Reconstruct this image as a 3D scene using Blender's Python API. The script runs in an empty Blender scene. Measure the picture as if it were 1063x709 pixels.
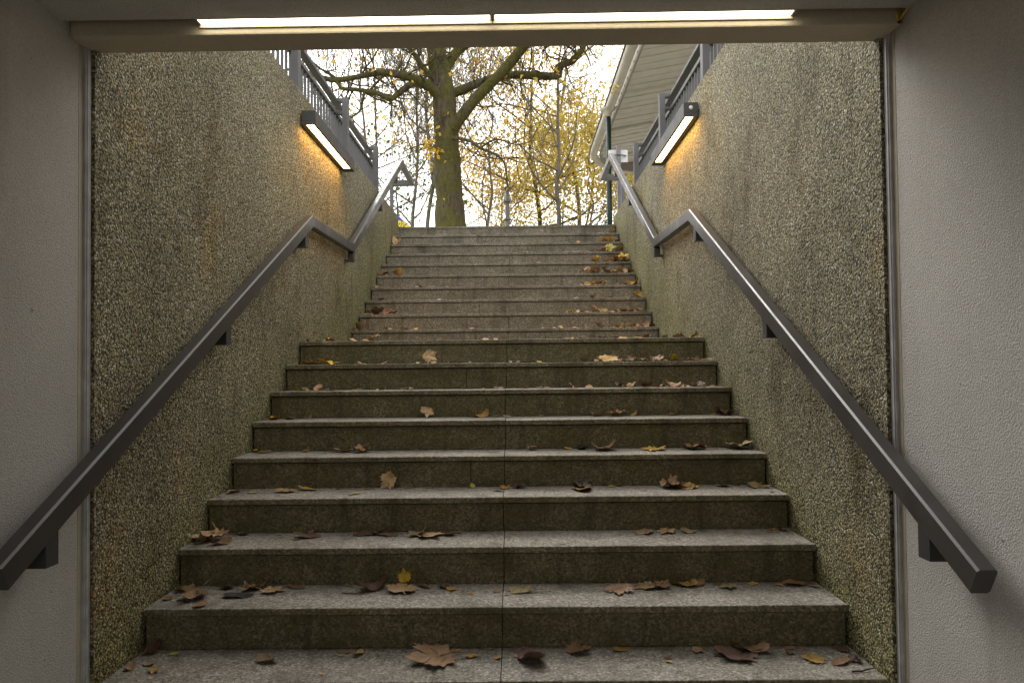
import bpy, bmesh, math, random
from mathutils import Vector, Matrix, noise
R = math.radians
scene = bpy.context.scene
COL = scene.collection
TUBE_E, WALL_E = 3.4, 12.0
SUN_EL, SUN_AZ, SUN_S, SKY_S, CLOUD, EXPO = 42, -20, .6, .12, 7.0, 1.65
random.seed(11)

# ------------------------------------------------------------------ dimensions
T, RS, LAND = 0.3183, 0.175, 1.694          # tread, riser, landing depth
HW = 1.5                                     # half width of the stair
NTOP = 18
def edge(n): return n*T if n <= 8 else 8*T + LAND + (n-9)*T
def tread_end(n): return edge(n+1)
ZG = NTOP*RS                                 # upper ground level
FLOOR = -2*RS                                # underpass floor
SOFFIT, CEIL = 2.42, 2.456
WALLTOP = 3.30

# ------------------------------------------------------------------ node helpers
class NT:
    def __init__(s, name):
        s.m = bpy.data.materials.new(name); s.m.use_nodes = True
        s.t = s.m.node_tree; s.t.nodes.clear()
        s.out = s.t.nodes.new('ShaderNodeOutputMaterial')
        s.b = s.t.nodes.new('ShaderNodeBsdfPrincipled')
        s.t.links.new(s.b.outputs[0], s.out.inputs[0])
        s.tc = s.t.nodes.new('ShaderNodeTexCoord')
        s.co = s.tc.outputs['Object']
    def n(s, typ, **kw):
        nd = s.t.nodes.new(typ)
        for k, v in kw.items(): setattr(nd, k, v)
        return nd
    def link(s, a, b): s.t.links.new(a, b)
    def put(s, inp, v):
        if hasattr(v, 'is_output') or isinstance(v, bpy.types.NodeSocket): s.link(v, inp)
        else: inp.default_value = v
    def noise(s, scale, detail=4, rough=.55, co=None, dist=0):
        nd = s.n('ShaderNodeTexNoise'); nd.inputs['Scale'].default_value = scale
        nd.inputs['Detail'].default_value = detail; nd.inputs['Roughness'].default_value = rough
        nd.inputs['Distortion'].default_value = dist
        s.link(co or s.co, nd.inputs['Vector']); return nd.outputs['Fac']
    def vor(s, scale, co=None, feature='F1', rnd=1.0):
        nd = s.n('ShaderNodeTexVoronoi'); nd.feature = feature
        nd.inputs['Scale'].default_value = scale; nd.inputs['Randomness'].default_value = rnd
        s.link(co or s.co, nd.inputs['Vector']); return nd
    def ramp(s, fac, stops, interp='LINEAR'):
        nd = s.n('ShaderNodeValToRGB'); cr = nd.color_ramp; cr.interpolation = interp
        while len(cr.elements) < len(stops): cr.elements.new(.5)
        for e, (p, c) in zip(cr.elements, stops):
            e.position = p
            e.color = (c, c, c, 1) if not isinstance(c, (tuple, list)) else (*c[:3], 1)
        s.put(nd.inputs[0], fac); return nd.outputs[0]
    def math(s, op, a, b=0.0, c=None, clamp=False):
        nd = s.n('ShaderNodeMath', operation=op); nd.use_clamp = clamp
        s.put(nd.inputs[0], a); s.put(nd.inputs[1], b)
        if c is not None: s.put(nd.inputs[2], c)
        return nd.outputs[0]
    def mix(s, fac, a, b, mode='MIX'):
        nd = s.n('ShaderNodeMix'); nd.data_type = 'RGBA'; nd.blend_type = mode
        s.put(nd.inputs[0], fac)
        for i, v in ((6, a), (7, b)):
            if isinstance(v, (tuple, list)): v = (*v[:3], 1)
            s.put(nd.inputs[i], v)
        return nd.outputs[2]
    def smooth(s, v, a, b):
        nd = s.n('ShaderNodeMapRange'); nd.interpolation_type = 'SMOOTHSTEP'
        s.put(nd.inputs[0], v); nd.inputs[1].default_value = a; nd.inputs[2].default_value = b
        return nd.outputs[0]
    def bump(s, h, strength=.5, dist=.01):
        nd = s.n('ShaderNodeBump'); nd.inputs['Strength'].default_value = strength
        nd.inputs['Distance'].default_value = dist; s.link(h, nd.inputs['Height'])
        s.link(nd.outputs[0], s.b.inputs['Normal']); return nd
    def xyz(s):
        nd = s.n('ShaderNodeSeparateXYZ'); s.link(s.co, nd.inputs[0]); return nd.outputs
    def scaled(s, v):
        nd = s.n('ShaderNodeMapping'); nd.inputs['Scale'].default_value = v
        s.link(s.co, nd.inputs[0]); return nd.outputs[0]
    def base(s, c, rough=.8, spec=.3):
        s.put(s.b.inputs['Base Color'], (*c[:3], 1) if isinstance(c, (tuple, list)) else c)
        s.put(s.b.inputs['Roughness'], rough); s.b.inputs['Specular IOR Level'].default_value = spec
        return s.m

def simple(name, c, rough=.6, metal=0, spec=.4, var=.12, vs=9):
    k = NT(name); f = k.noise(vs, 5)
    lo = tuple(max(0, x*(1-var)) for x in c); hi = tuple(min(1, x*(1+var)) for x in c)
    k.base(k.ramp(f, [(.3, lo), (.7, hi)]), rough, spec); k.b.inputs['Metallic'].default_value = metal
    k.bump(k.noise(120, 2), .04, .002)
    return k.m

M = {}
def mk_aggregate():
    k = NT('exposed aggregate'); x = k.xyz()
    warp = k.n('ShaderNodeTexNoise'); warp.inputs['Scale'].default_value = 45
    k.link(k.co, warp.inputs['Vector'])
    v1 = k.n('ShaderNodeVectorMath', operation='MULTIPLY_ADD')
    k.link(warp.outputs['Color'], v1.inputs[0]); v1.inputs[1].default_value = (.014,)*3; k.link(k.co, v1.inputs[2])
    vo = k.vor(98, v1.outputs[0]); vs = k.vor(190, v1.outputs[0])
    sep = k.n('ShaderNodeSeparateColor'); k.link(vo.outputs['Color'], sep.inputs[0])
    peb = k.ramp(sep.outputs[0], [(0, (.045, .04, .027)), (.16, (.13, .117, .07)), (.34, (.235, .213, .128)), (.52, (.30, .275, .165)),
                                  (.70, (.26, .205, .085)), (.82, (.38, .352, .24)), (.93, (.52, .49, .375)), (1, (.64, .61, .51))])
    sep2 = k.n('ShaderNodeSeparateColor'); k.link(vs.outputs['Color'], sep2.inputs[0])
    peb2 = k.ramp(sep2.outputs[1], [(0, (.055, .049, .032)), (.5, (.24, .217, .13)), (1, (.44, .41, .29))])
    peb = k.mix(k.smooth(k.noise(30, 2), .45, .6), peb, peb2)
    gap = k.smooth(vo.outputs['Distance'], .44, .74)
    col = k.mix(gap, peb, (.08, .07, .046))
    hole = k.smooth(k.noise(40, 3, .6), .62, .68); col = k.mix(k.math('MULTIPLY', hole, .8), col, (.026, .022, .016))
    # slow stains: lime wash, damp streaks, rusty and mossy patches
    big = k.noise(.9, 5, .6); col = k.mix(1, col, k.ramp(big, [(.28, .78), (.5, 1.12), (.72, 1.4)]), 'MULTIPLY')
    st = k.noise(2.2, 6, .68, k.scaled((1, 1.5, .6)))
    col = k.mix(k.smooth(st, .52, .72), col, k.mix(1, col, (.60, .56, .47), 'MULTIPLY'))
    ru = k.math('MULTIPLY', k.smooth(k.noise(1.7, 4, .6), .55, .7), .55)
    col = k.mix(ru, col, k.mix(1, col, (1.1, .88, .52), 'MULTIPLY'))
    # algae along the line of the stairs
    h = k.math('SUBTRACT', x[2], k.math('MULTIPLY', x[1], .46))
    hm = k.math('ADD', h, k.math('MULTIPLY', k.noise(3.5, 4), 1.1))
    al = k.math('MULTIPLY', k.math('SUBTRACT', 1, k.smooth(hm, .35, 1.15)), .55)
    col = k.mix(al, col, k.mix(1, col, (.74, .80, .40), 'MULTIPLY'))
    k.base(col, .8, .25)
    hgt = k.math('SUBTRACT', 1, k.math('POWER', vo.outputs['Distance'], 2.0))
    hgt = k.math('ADD', hgt, k.math('MULTIPLY', vs.outputs['Distance'], -.25))
    hgt = k.math('ADD', hgt, k.math('MULTIPLY', sep.outputs[1], .45))
    hgt = k.math('SUBTRACT', hgt, k.math('MULTIPLY', hole, .8))
    k.bump(hgt, .9, .009)
    return k.m
def mk_render():
    k = NT('sprayed plaster'); x = k.xyz()
    f = k.noise(260, 3, .6); g = k.noise(1.3, 5, .6); s2 = k.noise(2.4, 4, .6, k.scaled((1, 2.5, .3)))
    col = k.ramp(g, [(.3, (.47, .452, .425)), (.7, (.57, .55, .52))])
    col = k.mix(k.math('MULTIPLY', k.smooth(s2, .5, .75), .35), col, (.34, .322, .29))
    col = k.mix(.45, col, k.mix(1, col, k.ramp(f, [(.35, .55), (.65, 1.25)]), 'MULTIPLY'))
    spots = k.smooth(k.noise(26, 2, .5), .74, .78)
    col = k.mix(k.math('MULTIPLY', spots, .5), col, (.1, .09, .08))
    k.base(col, .85, .2)
    vo = k.vor(150); hh = k.math('ADD', f, k.math('MULTIPLY', vo.outputs['Distance'], .5))
    k.bump(hh, .9, .006); return k.m
def mk_stone(name, lo, hi, algae=0.0, dirt=.4, dirtcol=(.06, .055, .045), joint=False):
    k = NT(name)
    a = k.noise(190, 2, .7); vo = k.vor(115); sep = k.n('ShaderNodeSeparateColor'); k.link(vo.outputs['Color'], sep.inputs[0])
    col = k.ramp(k.noise(2.2, 5, .62), [(.3, lo), (.7, hi)])
    sp = k.ramp(sep.outputs[0], [(0, .30), (.25, .72), (.7, 1.08), (1, 1.9)])
    col = k.mix(.8, col, k.mix(1, col, sp, 'MULTIPLY'))
    col = k.mix(.5, col, k.mix(1, col, k.ramp(a, [(.3, .5), (.7, 1.4)]), 'MULTIPLY'))
    d = k.smooth(k.noise(3.1, 6, .68, k.scaled((1.0, 1.6, 1.6))), .46, .68)
    col = k.mix(k.math('MULTIPLY', d, dirt), col, dirtcol)
    if algae:
        al = k.smooth(k.noise(4.5, 6, .7), .38, .66)
        col = k.mix(k.math('MULTIPLY', al, algae), col, (.075, .068, .018))
        dr = k.smooth(k.noise(7, 4, .6, k.scaled((1.6, 1, .12))), .5, .72)
        col = k.mix(k.math('MULTIPLY', dr, .45), col, (.032, .028, .015))
    if algae:
        mo = k.smooth(k.noise(75, 4, .7), .52, .66)
        col = k.mix(k.math('MULTIPLY', k.math('MULTIPLY', mo, k.smooth(k.noise(3.3, 4), .35, .6)), min(1, algae*1.1)), col, (.17, .145, .055))
        dk = k.smooth(k.noise(52, 4, .7), .56, .70)
        col = k.mix(k.math('MULTIPLY', dk, algae*.7), col, (.028, .025, .014))
    k.base(col, k.ramp(k.noise(5, 4), [(.3, .62), (.7, .9)]), .3)
    k.bump(k.math('ADD', a, k.math('MULTIPLY', vo.outputs['Distance'], .6)), .55, .0035)
    return k.m
def mk_paint(name, c, rough=.42):
    k = NT(name); f = k.noise(6, 5, .6)
    col = k.ramp(f, [(.3, tuple(v*.86 for v in c)), (.7, tuple(v*1.1 for v in c))])
    sc = k.smooth(k.noise(40, 4, .7, k.scaled((1, .08, 1))), .66, .74)
    col = k.mix(k.math('MULTIPLY', sc, .35), col, tuple(min(1, v*2.0) for v in c))
    k.base(col, k.ramp(f, [(.3, rough-.08), (.7, rough+.12)]), .5); k.b.inputs['Metallic'].default_value = .35
    k.bump(k.noise(90, 3), .06, .002); return k.m
def mk_beam():
    k = NT('painted beam concrete'); g = k.noise(3, 5, .6); f = k.noise(90, 4, .6)
    col = k.ramp(g, [(.3, (.43, .375, .27)), (.7, (.52, .46, .345))])
    col = k.mix(.3, col, k.mix(1, col, k.ramp(f, [(.3, .7), (.7, 1.2)]), 'MULTIPLY'))
    k.base(col, .7, .3); k.bump(f, .3, .003); return k.m
def mk_bark(name, lo, hi, moss, amt):
    k = NT(name); c2 = k.scaled((1, 1, .28))
    f = k.noise(16, 8, .68, c2, 1.2); col = k.ramp(f, [(.3, lo), (.7, hi)])
    m = k.smooth(k.noise(2.6, 6, .7), .60-.25*amt, .82-.25*amt)
    col = k.mix(k.math('MULTIPLY', m, .85), col, k.ramp(k.noise(30, 4), [(.3, tuple(v*.6 for v in moss)), (.7, tuple(v*1.35 for v in moss))]))
    o = k.smooth(k.noise(4.5, 4, .6), .66, .76); col = k.mix(k.math('MULTIPLY', o, .4*amt), col, (.14, .06, .02))
    k.base(col, .92, .15); k.bump(k.math('ADD', f, k.math('MULTIPLY', k.noise(60, 5, .7, c2), .35)), 1.0, .03); return k.m
def mk_foliage(name, stops, trans=.45):
    k = NT(name)
    oi = k.n('ShaderNodeNewGeometry'); f = oi.outputs['Random Per Island']
    col = k.ramp(f, stops); col = k.mix(1, col, k.ramp(k.noise(.8, 3), [(.3, .75), (.7, 1.15)]), 'MULTIPLY')
    k.base(col, .6, .3)
    tr = k.n('ShaderNodeBsdfTranslucent'); k.link(col, tr.inputs[0])
    mx = k.n('ShaderNodeMixShader'); mx.inputs[0].default_value = trans
    k.link(k.b.outputs[0], mx.inputs[1]); k.link(tr.outputs[0], mx.inputs[2]); k.link(mx.outputs[0], k.out.inputs[0])
    return k.m
def mk_litter(name, c, dark):
    k = NT(name)
    f = k.noise(22, 5, .65); col = k.ramp(f, [(.28, tuple(v*.55 for v in c)), (.5, c), (.75, tuple(min(1, v*1.25) for v in c))])
    s = k.smooth(k.noise(34, 3, .6), .58, .68); col = k.mix(k.math('MULTIPLY', s, .7), col, dark)
    oi = k.n('ShaderNodeObjectInfo')
    col = k.mix(1, col, k.ramp(oi.outputs['Random'], [(0, .75), (1, 1.2)]), 'MULTIPLY')
    k.base(col, .62, .35); k.bump(k.noise(70, 4, .6), .5, .004); return k.m
def mk_emit(name, c, s):
    k = NT(name); k.base((.8, .8, .78), .4)
    k.b.inputs['Emission Color'].default_value = (*c, 1); k.b.inputs['Emission Strength'].default_value = s
    return k.m
M['agg'] = mk_aggregate(); M['render'] = mk_render()
M['tread'] = mk_stone('tread stone', (.21, .192, .165), (.285, .262, .23), .12, .45, (.10, .092, .068))
M['riser_low'] = mk_stone('algae stained riser', (.135, .116, .066), (.195, .167, .10), .6, .45, (.045, .038, .02))
M['nosing'] = mk_stone('algae stained nosing', (.17, .15, .095), (.235, .205, .135), .45, .5, (.05, .043, .025))
M['riser_up'] = mk_stone('upper riser', (.185, .163, .125), (.25, .222, .175), .25, .5, (.09, .08, .06))
M['core'] = simple('stair concrete', (.07, .065, .05), .9)
M['paving'] = mk_stone('paving', (.36, .345, .31), (.46, .44, .40), 0, .3)
M['floor'] = mk_stone('floor stone', (.34, .32, .29), (.42, .40, .36), 0, .5)
M['beam'] = mk_beam()
M['rail'] = mk_paint('bronze grey paint', (.075, .071, .068), .36)
M['fence'] = mk_paint('grey fence paint', (.115, .115, .12), .48)
M['lampbody'] = mk_paint('lamp housing paint', (.07, .068, .067), .5)
M['strip'] = simple('zinc joint profile', (.37, .365, .365), .65, .0, .5, .25, 14)
M['sealant'] = simple('joint sealant', (.40, .36, .28), .8)
M['tube'] = mk_emit('tube diffuser', (1, .90, .70), TUBE_E)
M['walltube'] = mk_emit('wall lamp diffuser', (1, .55, .17), WALL_E)
M['sensor'] = simple('white plastic', (.75, .75, .73), .4)
M['yellow'] = simple('yellow cable', (.62, .40, .02), .4)
M['black'] = simple('black rubber', (.02, .02, .02), .6)
M['bark'] = mk_bark('mossy bark', (.022, .017, .011), (.165, .135, .095), (.10, .095, .02), .88)
M['bark2'] = mk_bark('grey bark', (.11, .096, .08), (.26, .23, .19), (.10, .10, .035), .35)
M['gold'] = mk_foliage('golden leaves', [(0, (.70, .40, .04)), (.3, (.78, .52, .06)), (.55, (.78, .58, .13)), (.75, (.55, .28, .04)), (.9, (.46, .40, .07)), (1, (.36, .18, .05))], .55)
M['olive'] = mk_foliage('yellow green leaves', [(0, (.64, .48, .08)), (.35, (.52, .45, .10)), (.6, (.74, .52, .08)), (.8, (.36, .34, .07)), (1, (.52, .30, .05))], .5)
M['evergreen'] = mk_foliage('evergreen leaves', [(0, (.04, .09, .02)), (.5, (.07, .13, .035)), (.8, (.14, .19, .05)), (1, (.3, .27, .04))], .35)
M['grass'] = simple('grass', (.11, .11, .05), .9, 0, .2, .4, 3)
M['soffit'] = simple('soffit boards', (.74, .71, .66), .6, 0, .3, .07, 4)
M['gutter'] = simple('gutter metal', (.66, .62, .55), .4, 0, .5, .1, 5)
M['fascia'] = simple('fascia board', (.36, .33, .28), .6)
M['gutter_dark'] = simple('gutter lip', (.09, .085, .08), .5)
M['green'] = simple('dark green paint', (.012, .035, .03), .35, .2, .5, .2, 5)
M['white'] = simple('white sign back', (.62, .62, .64), .45, .1)
M['pipe'] = simple('grey pipe paint', (.16, .16, .17), .45, .4)
M['blue'] = simple('blue fabric', (.02, .09, .5), .7)
M['yfab'] = simple('yellow fabric', (.75, .58, .02), .7)
M['brick'] = mk_stone('shelter wall', (.30, .27, .22), (.38, .34, .29), 0, .3)
LC = {'brown': (.25, .15, .075), 'tan': (.40, .265, .135), 'ochre': (.40, .25, .06), 'yellow': (.55, .36, .03), 'lime': (.42, .37, .06),
      'darkbrown': (.095, .05, .028), 'russet': (.24, .125, .058), 'plum': (.115, .07, .052), 'rosy': (.26, .165, .105), 'khaki': (.29, .23, .115),
      'grey': (.12, .105, .09), 'black': (.025, .02, .018), 'orange': (.40, .22, .05)}
for n_, c_ in LC.items(): M['leaf_'+n_] = mk_litter('litter '+n_, c_, tuple(v*.3 for v in c_))

# ------------------------------------------------------------------ object helpers
def obj(name, bm, mat, parent=None, smooth=False, loc=None, rot=None):
    me = bpy.data.meshes.new(name)
    bmesh.ops.recalc_face_normals(bm, faces=bm.faces[:])
    bm.to_mesh(me); bm.free()
    for m in (mat if isinstance(mat, (list, tuple)) else [mat]): me.materials.append(m)
    if smooth:
        for p in me.polygons: p.use_smooth = True
    o = bpy.data.objects.new(name, me); COL.objects.link(o)
    if parent: o.parent = parent
    if loc: o.location = loc
    if rot: o.rotation_euler = rot
    return o
def empty(name, label, cat, loc=(0, 0, 0), group=None):
    o = bpy.data.objects.new(name, None); COL.objects.link(o); o.location = loc
    o.empty_display_size = .2
    tag(o, label, cat, group); return o
def tag(o, label, cat, group=None):
    o['label'] = label; o['category'] = cat
    if group: o['group'] = group
    return o
def struct(o, kind='structure'):
    o['kind'] = kind; return o
def box(bm, x0, x1, y0, y1, z0, z1, bev=0, mi=0):
    r = bmesh.ops.create_cube(bm, size=1)
    vs = r['verts']
    for v in vs:
        v.co = Vector(((x0+x1)/2 + v.co.x*(x1-x0), (y0+y1)/2 + v.co.y*(y1-y0), (z0+z1)/2 + v.co.z*(z1-z0)))
    fs = set(f for v in vs for f in v.link_faces)
    for f in fs: f.material_index = mi
    if bev:
        es = set(e for v in vs for e in v.link_edges)
        bmesh.ops.bevel(bm, geom=list(es), offset=bev, segments=2, profile=.6, affect='EDGES')
def newbox(*a, **k):
    bm = bmesh.new(); box(bm, *a, **k); return bm
def sweep_rect(bm, pts, w, h, bev=.006):
    """box section swept along a polyline lying in the plane x = const; mitred; the points follow the TOP edge"""
    x0 = pts[0][0]; P = [Vector((p[1], p[2])) for p in pts]
    ring = []
    c = bev
    # section in (x, n): n from 0 (top) down to -h
    sec = [(-w/2+c, 0), (w/2-c, 0), (w/2, -c), (w/2, -h+c), (w/2-c, -h), (-w/2+c, -h), (-w/2, -h+c), (-w/2, -c)]
    for i, p in enumerate(P):
        d0 = (P[i]-P[i-1]).normalized() if i else None
        d1 = (P[i+1]-P[i]).normalized() if i < len(P)-1 else None
        if d0 is None: d0 = d1
        if d1 is None: d1 = d0
        n0 = Vector((-d0.y, d0.x)); n1 = Vector((-d1.y, d1.x)); m = (n0+n1).normalized(); m = m/m.dot(n0)
        ring.append([bm.verts.new((x0+a, p.x+m.x*b, p.y+m.y*b)) for a, b in sec])
    for a, b in zip(ring, ring[1:]):
        for j in range(8): bm.faces.new((a[j], a[(j+1) % 8], b[(j+1) % 8], b[j]))
    bm.faces.new(ring[0]); bm.faces.new(ring[-1])
def tube(bm, pts, rad, seg=8, mi=0, cap=True, jitter=0):
    pts = [Vector(p) for p in pts]
    if not isinstance(rad, (list, tuple)): rad = [rad]*len(pts)
    rings = []; ref = None
    for i, p in enumerate(pts):
        t = (pts[min(i+1, len(pts)-1)] - pts[max(i-1, 0)]).normalized()
        if ref is None: ref = t.orthogonal().normalized()
        ref = (ref - t*ref.dot(t)); ref = ref.normalized() if ref.length > 1e-4 else t.orthogonal().normalized()
        b = t.cross(ref)
        ring = []
        for j in range(seg):
            a = 2*math.pi*j/seg
            q = p + (ref*math.cos(a) + b*math.sin(a))*rad[i]
            if jitter: q += (q-p)*jitter*(noise.noise(q*3.1)+.5*noise.noise(q*9))
            ring.append(bm.verts.new(q))
        rings.append(ring)
    for a, b in zip(rings, rings[1:]):
        for j in range(seg):
            f = bm.faces.new((a[j], a[(j+1) % seg], b[(j+1) % seg], b[j])); f.material_index = mi; f.smooth = True
    if cap and seg > 2:
        for r in (rings[0], rings[-1]):
            f = bm.faces.new(r); f.material_index = mi
def smooth_path(pts, rad, sub=4):
    """Catmull-Rom resampling of a limb"""
    P = [Vector(p) for p in pts]; out = []; ro = []
    for i in range(len(P)-1):
        p0 = P[max(i-1, 0)]; p1 = P[i]; p2 = P[i+1]; p3 = P[min(i+2, len(P)-1)]
        for s in range(sub):
            t = s/sub
            out.append(.5*((2*p1)+(p2-p0)*t+(2*p0-5*p1+4*p2-p3)*t*t+(3*p1-p0-3*p2+p3)*t**3)); ro.append(rad[i]+(rad[i+1]-rad[i])*t)
    out.append(P[-1]); ro.append(rad[-1]); return out, ro

# ------------------------------------------------------------------ camera
cam = bpy.data.cameras.new('camera'); cam_o = bpy.data.objects.new('camera', cam); COL.objects.link(cam_o)
yaw, pit, rol = -.010912, .023077, -.010569
rt = Vector((math.cos(yaw), -math.sin(yaw), 0)); fw = Vector((math.sin(yaw)*math.cos(pit), math.cos(yaw)*math.cos(pit), math.sin(pit)))
up = rt.cross(fw)
rt2 = rt*math.cos(rol) + up*math.sin(rol); up2 = up*math.cos(rol) - rt*math.sin(rol)
mw = Matrix((rt2, up2, -fw)).transposed().to_4x4(); mw.translation = Vector((.10642, -2.76812, 1.18457))
cam_o.matrix_world = mw
cam.sensor_width = 36; cam.lens = 746.826/1063*36; cam.shift_x = (531.5-527.404)/1063; cam.shift_y = (365.48-354.5)/1063
cam.clip_start = .05; cam.clip_end = 2000
scene.camera = cam_o

# ------------------------------------------------------------------ stairs
def slab(bm, x0, x1, y0, y1, z0, z1, rng):
    # tread slab with a worn, slightly chipped front edge
    n = max(2, int((x1-x0)/.03)); rings = []; c = .004
    for i in range(n+1):
        x = x0+(x1-x0)*i/n; e = abs(rng.gauss(0, .0009)); 
        if rng.random() < .05: e += rng.uniform(.002, .006)
        w = .0012*noise.noise(Vector((x*2.3, y0*7, z1*5)))
        cc = c+e
        prof = [(y0+w, z0), (y0+w, z1-cc), (y0+w+cc*.3, z1-cc*.35), (y0+w+cc, z1+rng.gauss(0, .0003)), (y1, z1), (y1, z0)]
        rings.append([bm.verts.new((x, a, q)) for a, q in prof])
    for a, q in zip(rings, rings[1:]):
        for j in range(6): bm.faces.new((a[j], a[(j+1) % 6], q[(j+1) % 6], q[j]))
    bm.faces.new(rings[0]); bm.faces.new(rings[-1])
def flight(name, label, steps, rmat):
    root = empty(name, label, 'staircase', (0, edge(steps[0]), steps[0]*RS))
    inv = Vector(root.location)
    jx = .036
    for n in steps:
        z = n*RS; y0 = edge(n); y1 = edge(n+1)
        rng = random.Random(n*7+3)
        # tread: two slabs that meet at the centre joint
        bm = bmesh.new()
        dz = [rng.uniform(-.0015, .0015) for _ in (0, 1)]
        j = jx + rng.uniform(-.004, .004)
        if y1 - y0 > .6:
            ys = [y0-.011, y0+.42, y0+.86, y0+1.28, y1+.016]
        else: ys = [y0-.011, y1+.016]
        for a, b in zip(ys, ys[1:]):
            slab(bm, -HW+.006, j-.0018, a+(.002 if a > y0 else 0), b-.002, z-.028, z+dz[0], rng)
            slab(bm, j+.0018, HW-.006, a+(.002 if a > y0 else 0), b-.002, z-.028, z+dz[1], rng)
        bmesh.ops.recalc_face_normals(bm, faces=bm.faces[:])
        for f in bm.faces:
            f.normal_update()
            if f.normal.y < -.75: f.material_index = 1
        t = obj('tread', bm, [M['tread'], M['nosing'] if rmat == M['riser_low'] else rmat], root); t.location = -inv
        bm = bmesh.new()
        cuts = [-HW+.01, j, HW-.01]
        if rng.random() < .55: cuts.insert(1, rng.uniform(-.35, -.1))
        for a, b in zip(cuts, cuts[1:]):
            box(bm, a+.0015, b-.0015, y0+rng.uniform(0, .002), y0+.06, z-RS+.001, z-.034, .003)
        r = obj('riser', bm, rmat, root); r.location = -inv
    bm = bmesh.new()          # concrete core behind the slabs
    n0, n1 = steps[0], steps[-1]
    prof = []
    for n in steps: prof += [(edge(n)+.05, (n-1)*RS-.03), (edge(n)+.05, n*RS-.0295)]
    prof += [(edge(n1+1)+.05, n1*RS-.0295), (edge(n1+1)+.05, n0*RS-.8), (edge(n0)+.05, n0*RS-.8)]
    A = [bm.verts.new((-HW+.008, y, z)) for y, z in prof]; B = [bm.verts.new((HW-.008, y, z)) for y, z in prof]
    k = len(prof)
    for i in range(k): bm.faces.new((A[i], A[(i+1) % k], B[(i+1) % k], B[i]))
    bm.faces.new(A); bm.faces.new(B)
    c = obj('core', bm, M['core'], root); c.location = -inv
    return root
flight('stair_flight', 'lower flight of stone steps with dark algae stained risers and a wide landing on top', list(range(-1, 9)), M['riser_low'])
flight('stair_flight', 'upper flight of grey stone steps rising from the landing to the street', list(range(9, 18)), M['riser_up'])

# ------------------------------------------------------------------ ground, floor, ceiling
WT = .42                                                     # thickness of the retaining walls
bm = bmesh.new()
YE = edge(18)
X1 = HW + WT
def quad(bm, x0, x1, y0, y1, z):
    bm.faces.new([bm.verts.new(p) for p in ((x0, y0, z), (x1, y0, z), (x1, y1, z), (x0, y1, z))])
quad(bm, -400, -X1, -400, 600, ZG-.03); quad(bm, X1, 400, -400, 600, ZG-.03)
quad(bm, -X1, X1, YE+.3, 600, ZG-.03); quad(bm, -X1, X1, -4.4, -.4, ZG-.03); quad(bm, -X1, X1, -400, -13, ZG-.03)  # ground left open above the added daylight pit behind the camera
struct(obj('ground', bm, M['grass']))
bm = bmesh.new(); box(bm, -30, 40, YE+.331, YE+3.0, ZG-.2, ZG-.004); box(bm, 1.5, 40, YE+3.0, YE+30, ZG-.2, ZG-.004); struct(obj('pavement', bm, M['paving']))  # paving widened, unseen, to bounce light up onto the shelter soffit
bm = bmesh.new()
box(bm, -HW+.006, .034, YE-.006, YE+.33, ZG-.03, ZG, .0035); box(bm, .038, HW-.006, YE-.006, YE+.33, ZG-.03, ZG, .0035)
box(bm, -HW+.01, HW-.01, YE+.001, YE+.33, ZG-RS+.001, ZG-.0315)
bmesh.ops.recalc_face_normals(bm, faces=bm.faces[:])
for f in bm.faces:
    f.normal_update(); f.material_index = 0 if f.normal.y < -.75 else 1
tag(obj('kerb_step', bm, [M['riser_up'], M['tread']]), 'topmost grey stone step edge where the stairs meet the street', 'step')
struct(obj('floor', newbox(-1.9, 1.9, -13, edge(-1)+.04, FLOOR-.2, FLOOR), M['floor']))
struct(obj('ceiling', newbox(-2.3, 2.3, -4.4, -.215, CEIL, ZG-.06), M['render']))  # roof cut short so daylight from the added pit reaches the mouth

# ------------------------------------------------------------------ walls
def grid_wall(s):
    """exposed aggregate wall, face at x = s*HW"""
    y0, y1 = -.045, (7.12 if s < 0 else 7.36)
    bm = bmesh.new(); x0, x1 = sorted((s*HW, s*(HW+WT)))
    box(bm, x0, x1, y0, y1, FLOOR-.2, WALLTOP, .003)
    return bm
for s, w in ((-1, 'left'), (1, 'right')):
    o = obj('retaining_wall', grid_wall(s), M['agg'])
    tag(o, 'pebbly exposed aggregate concrete wall on the %s side of the stairs' % w, 'wall')
    root = empty('underpass_wall', 'pale sprayed plaster wall on the %s edge of the underpass' % w, 'wall', (s*1.525, -.11, FLOOR))
    iv = -Vector(root.location)
    x0, x1 = sorted((s*1.525, s*1.95))
    w_ = obj('wall_face', newbox(x0, x1, -4.4, -.108, FLOOR-.2, CEIL+.3), M['render'], root); w_.location = iv
    w_ = obj('wall_face', newbox(x0, x1, -13, -4.402, FLOOR-.2, ZG+.2), M['render'], root); w_.location = iv  # side of the unseen pit added to bring in daylight
    x0, x1 = sorted((s*1.5125, s*1.6))
    st = bmesh.new(); box(st, x0, x1, -.084, -.0465, FLOOR-.1, CEIL-.034, .002); box(st, *sorted((s*1.509, s*1.53)), -.076, -.066, FLOOR-.1, CEIL-.034)
    q = obj('joint_strip', st, M['strip'], root); q.location = iv
    st = bmesh.new(); box(st, *sorted((s*1.5235, s*1.62)), -.108, -.084, FLOOR-.1, CEIL-.034)
    q = obj('sealant', st, M['sealant'], root); q.location = iv
tag(obj('added_pit_wall', newbox(-1.95, 1.95, -13.4, -13.002, FLOOR-.2, ZG+.2), M['render']), 'plaster wall closing the unseen pit added behind the underpass to let in daylight', 'wall')  # far end of the unseen pit, added to light the underpass from behind
bm = bmesh.new(); box(bm, -1.5235, 1.5235, -.165, -.05, SOFFIT, ZG-.06, .006); box(bm, -2.3, 2.3, -.05, .0, SOFFIT+.012, WALLTOP-.05, .004)
box(bm, -2.3, 2.3, -.215, -.165, CEIL+.07, ZG-.07)
bm2 = bm
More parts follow.
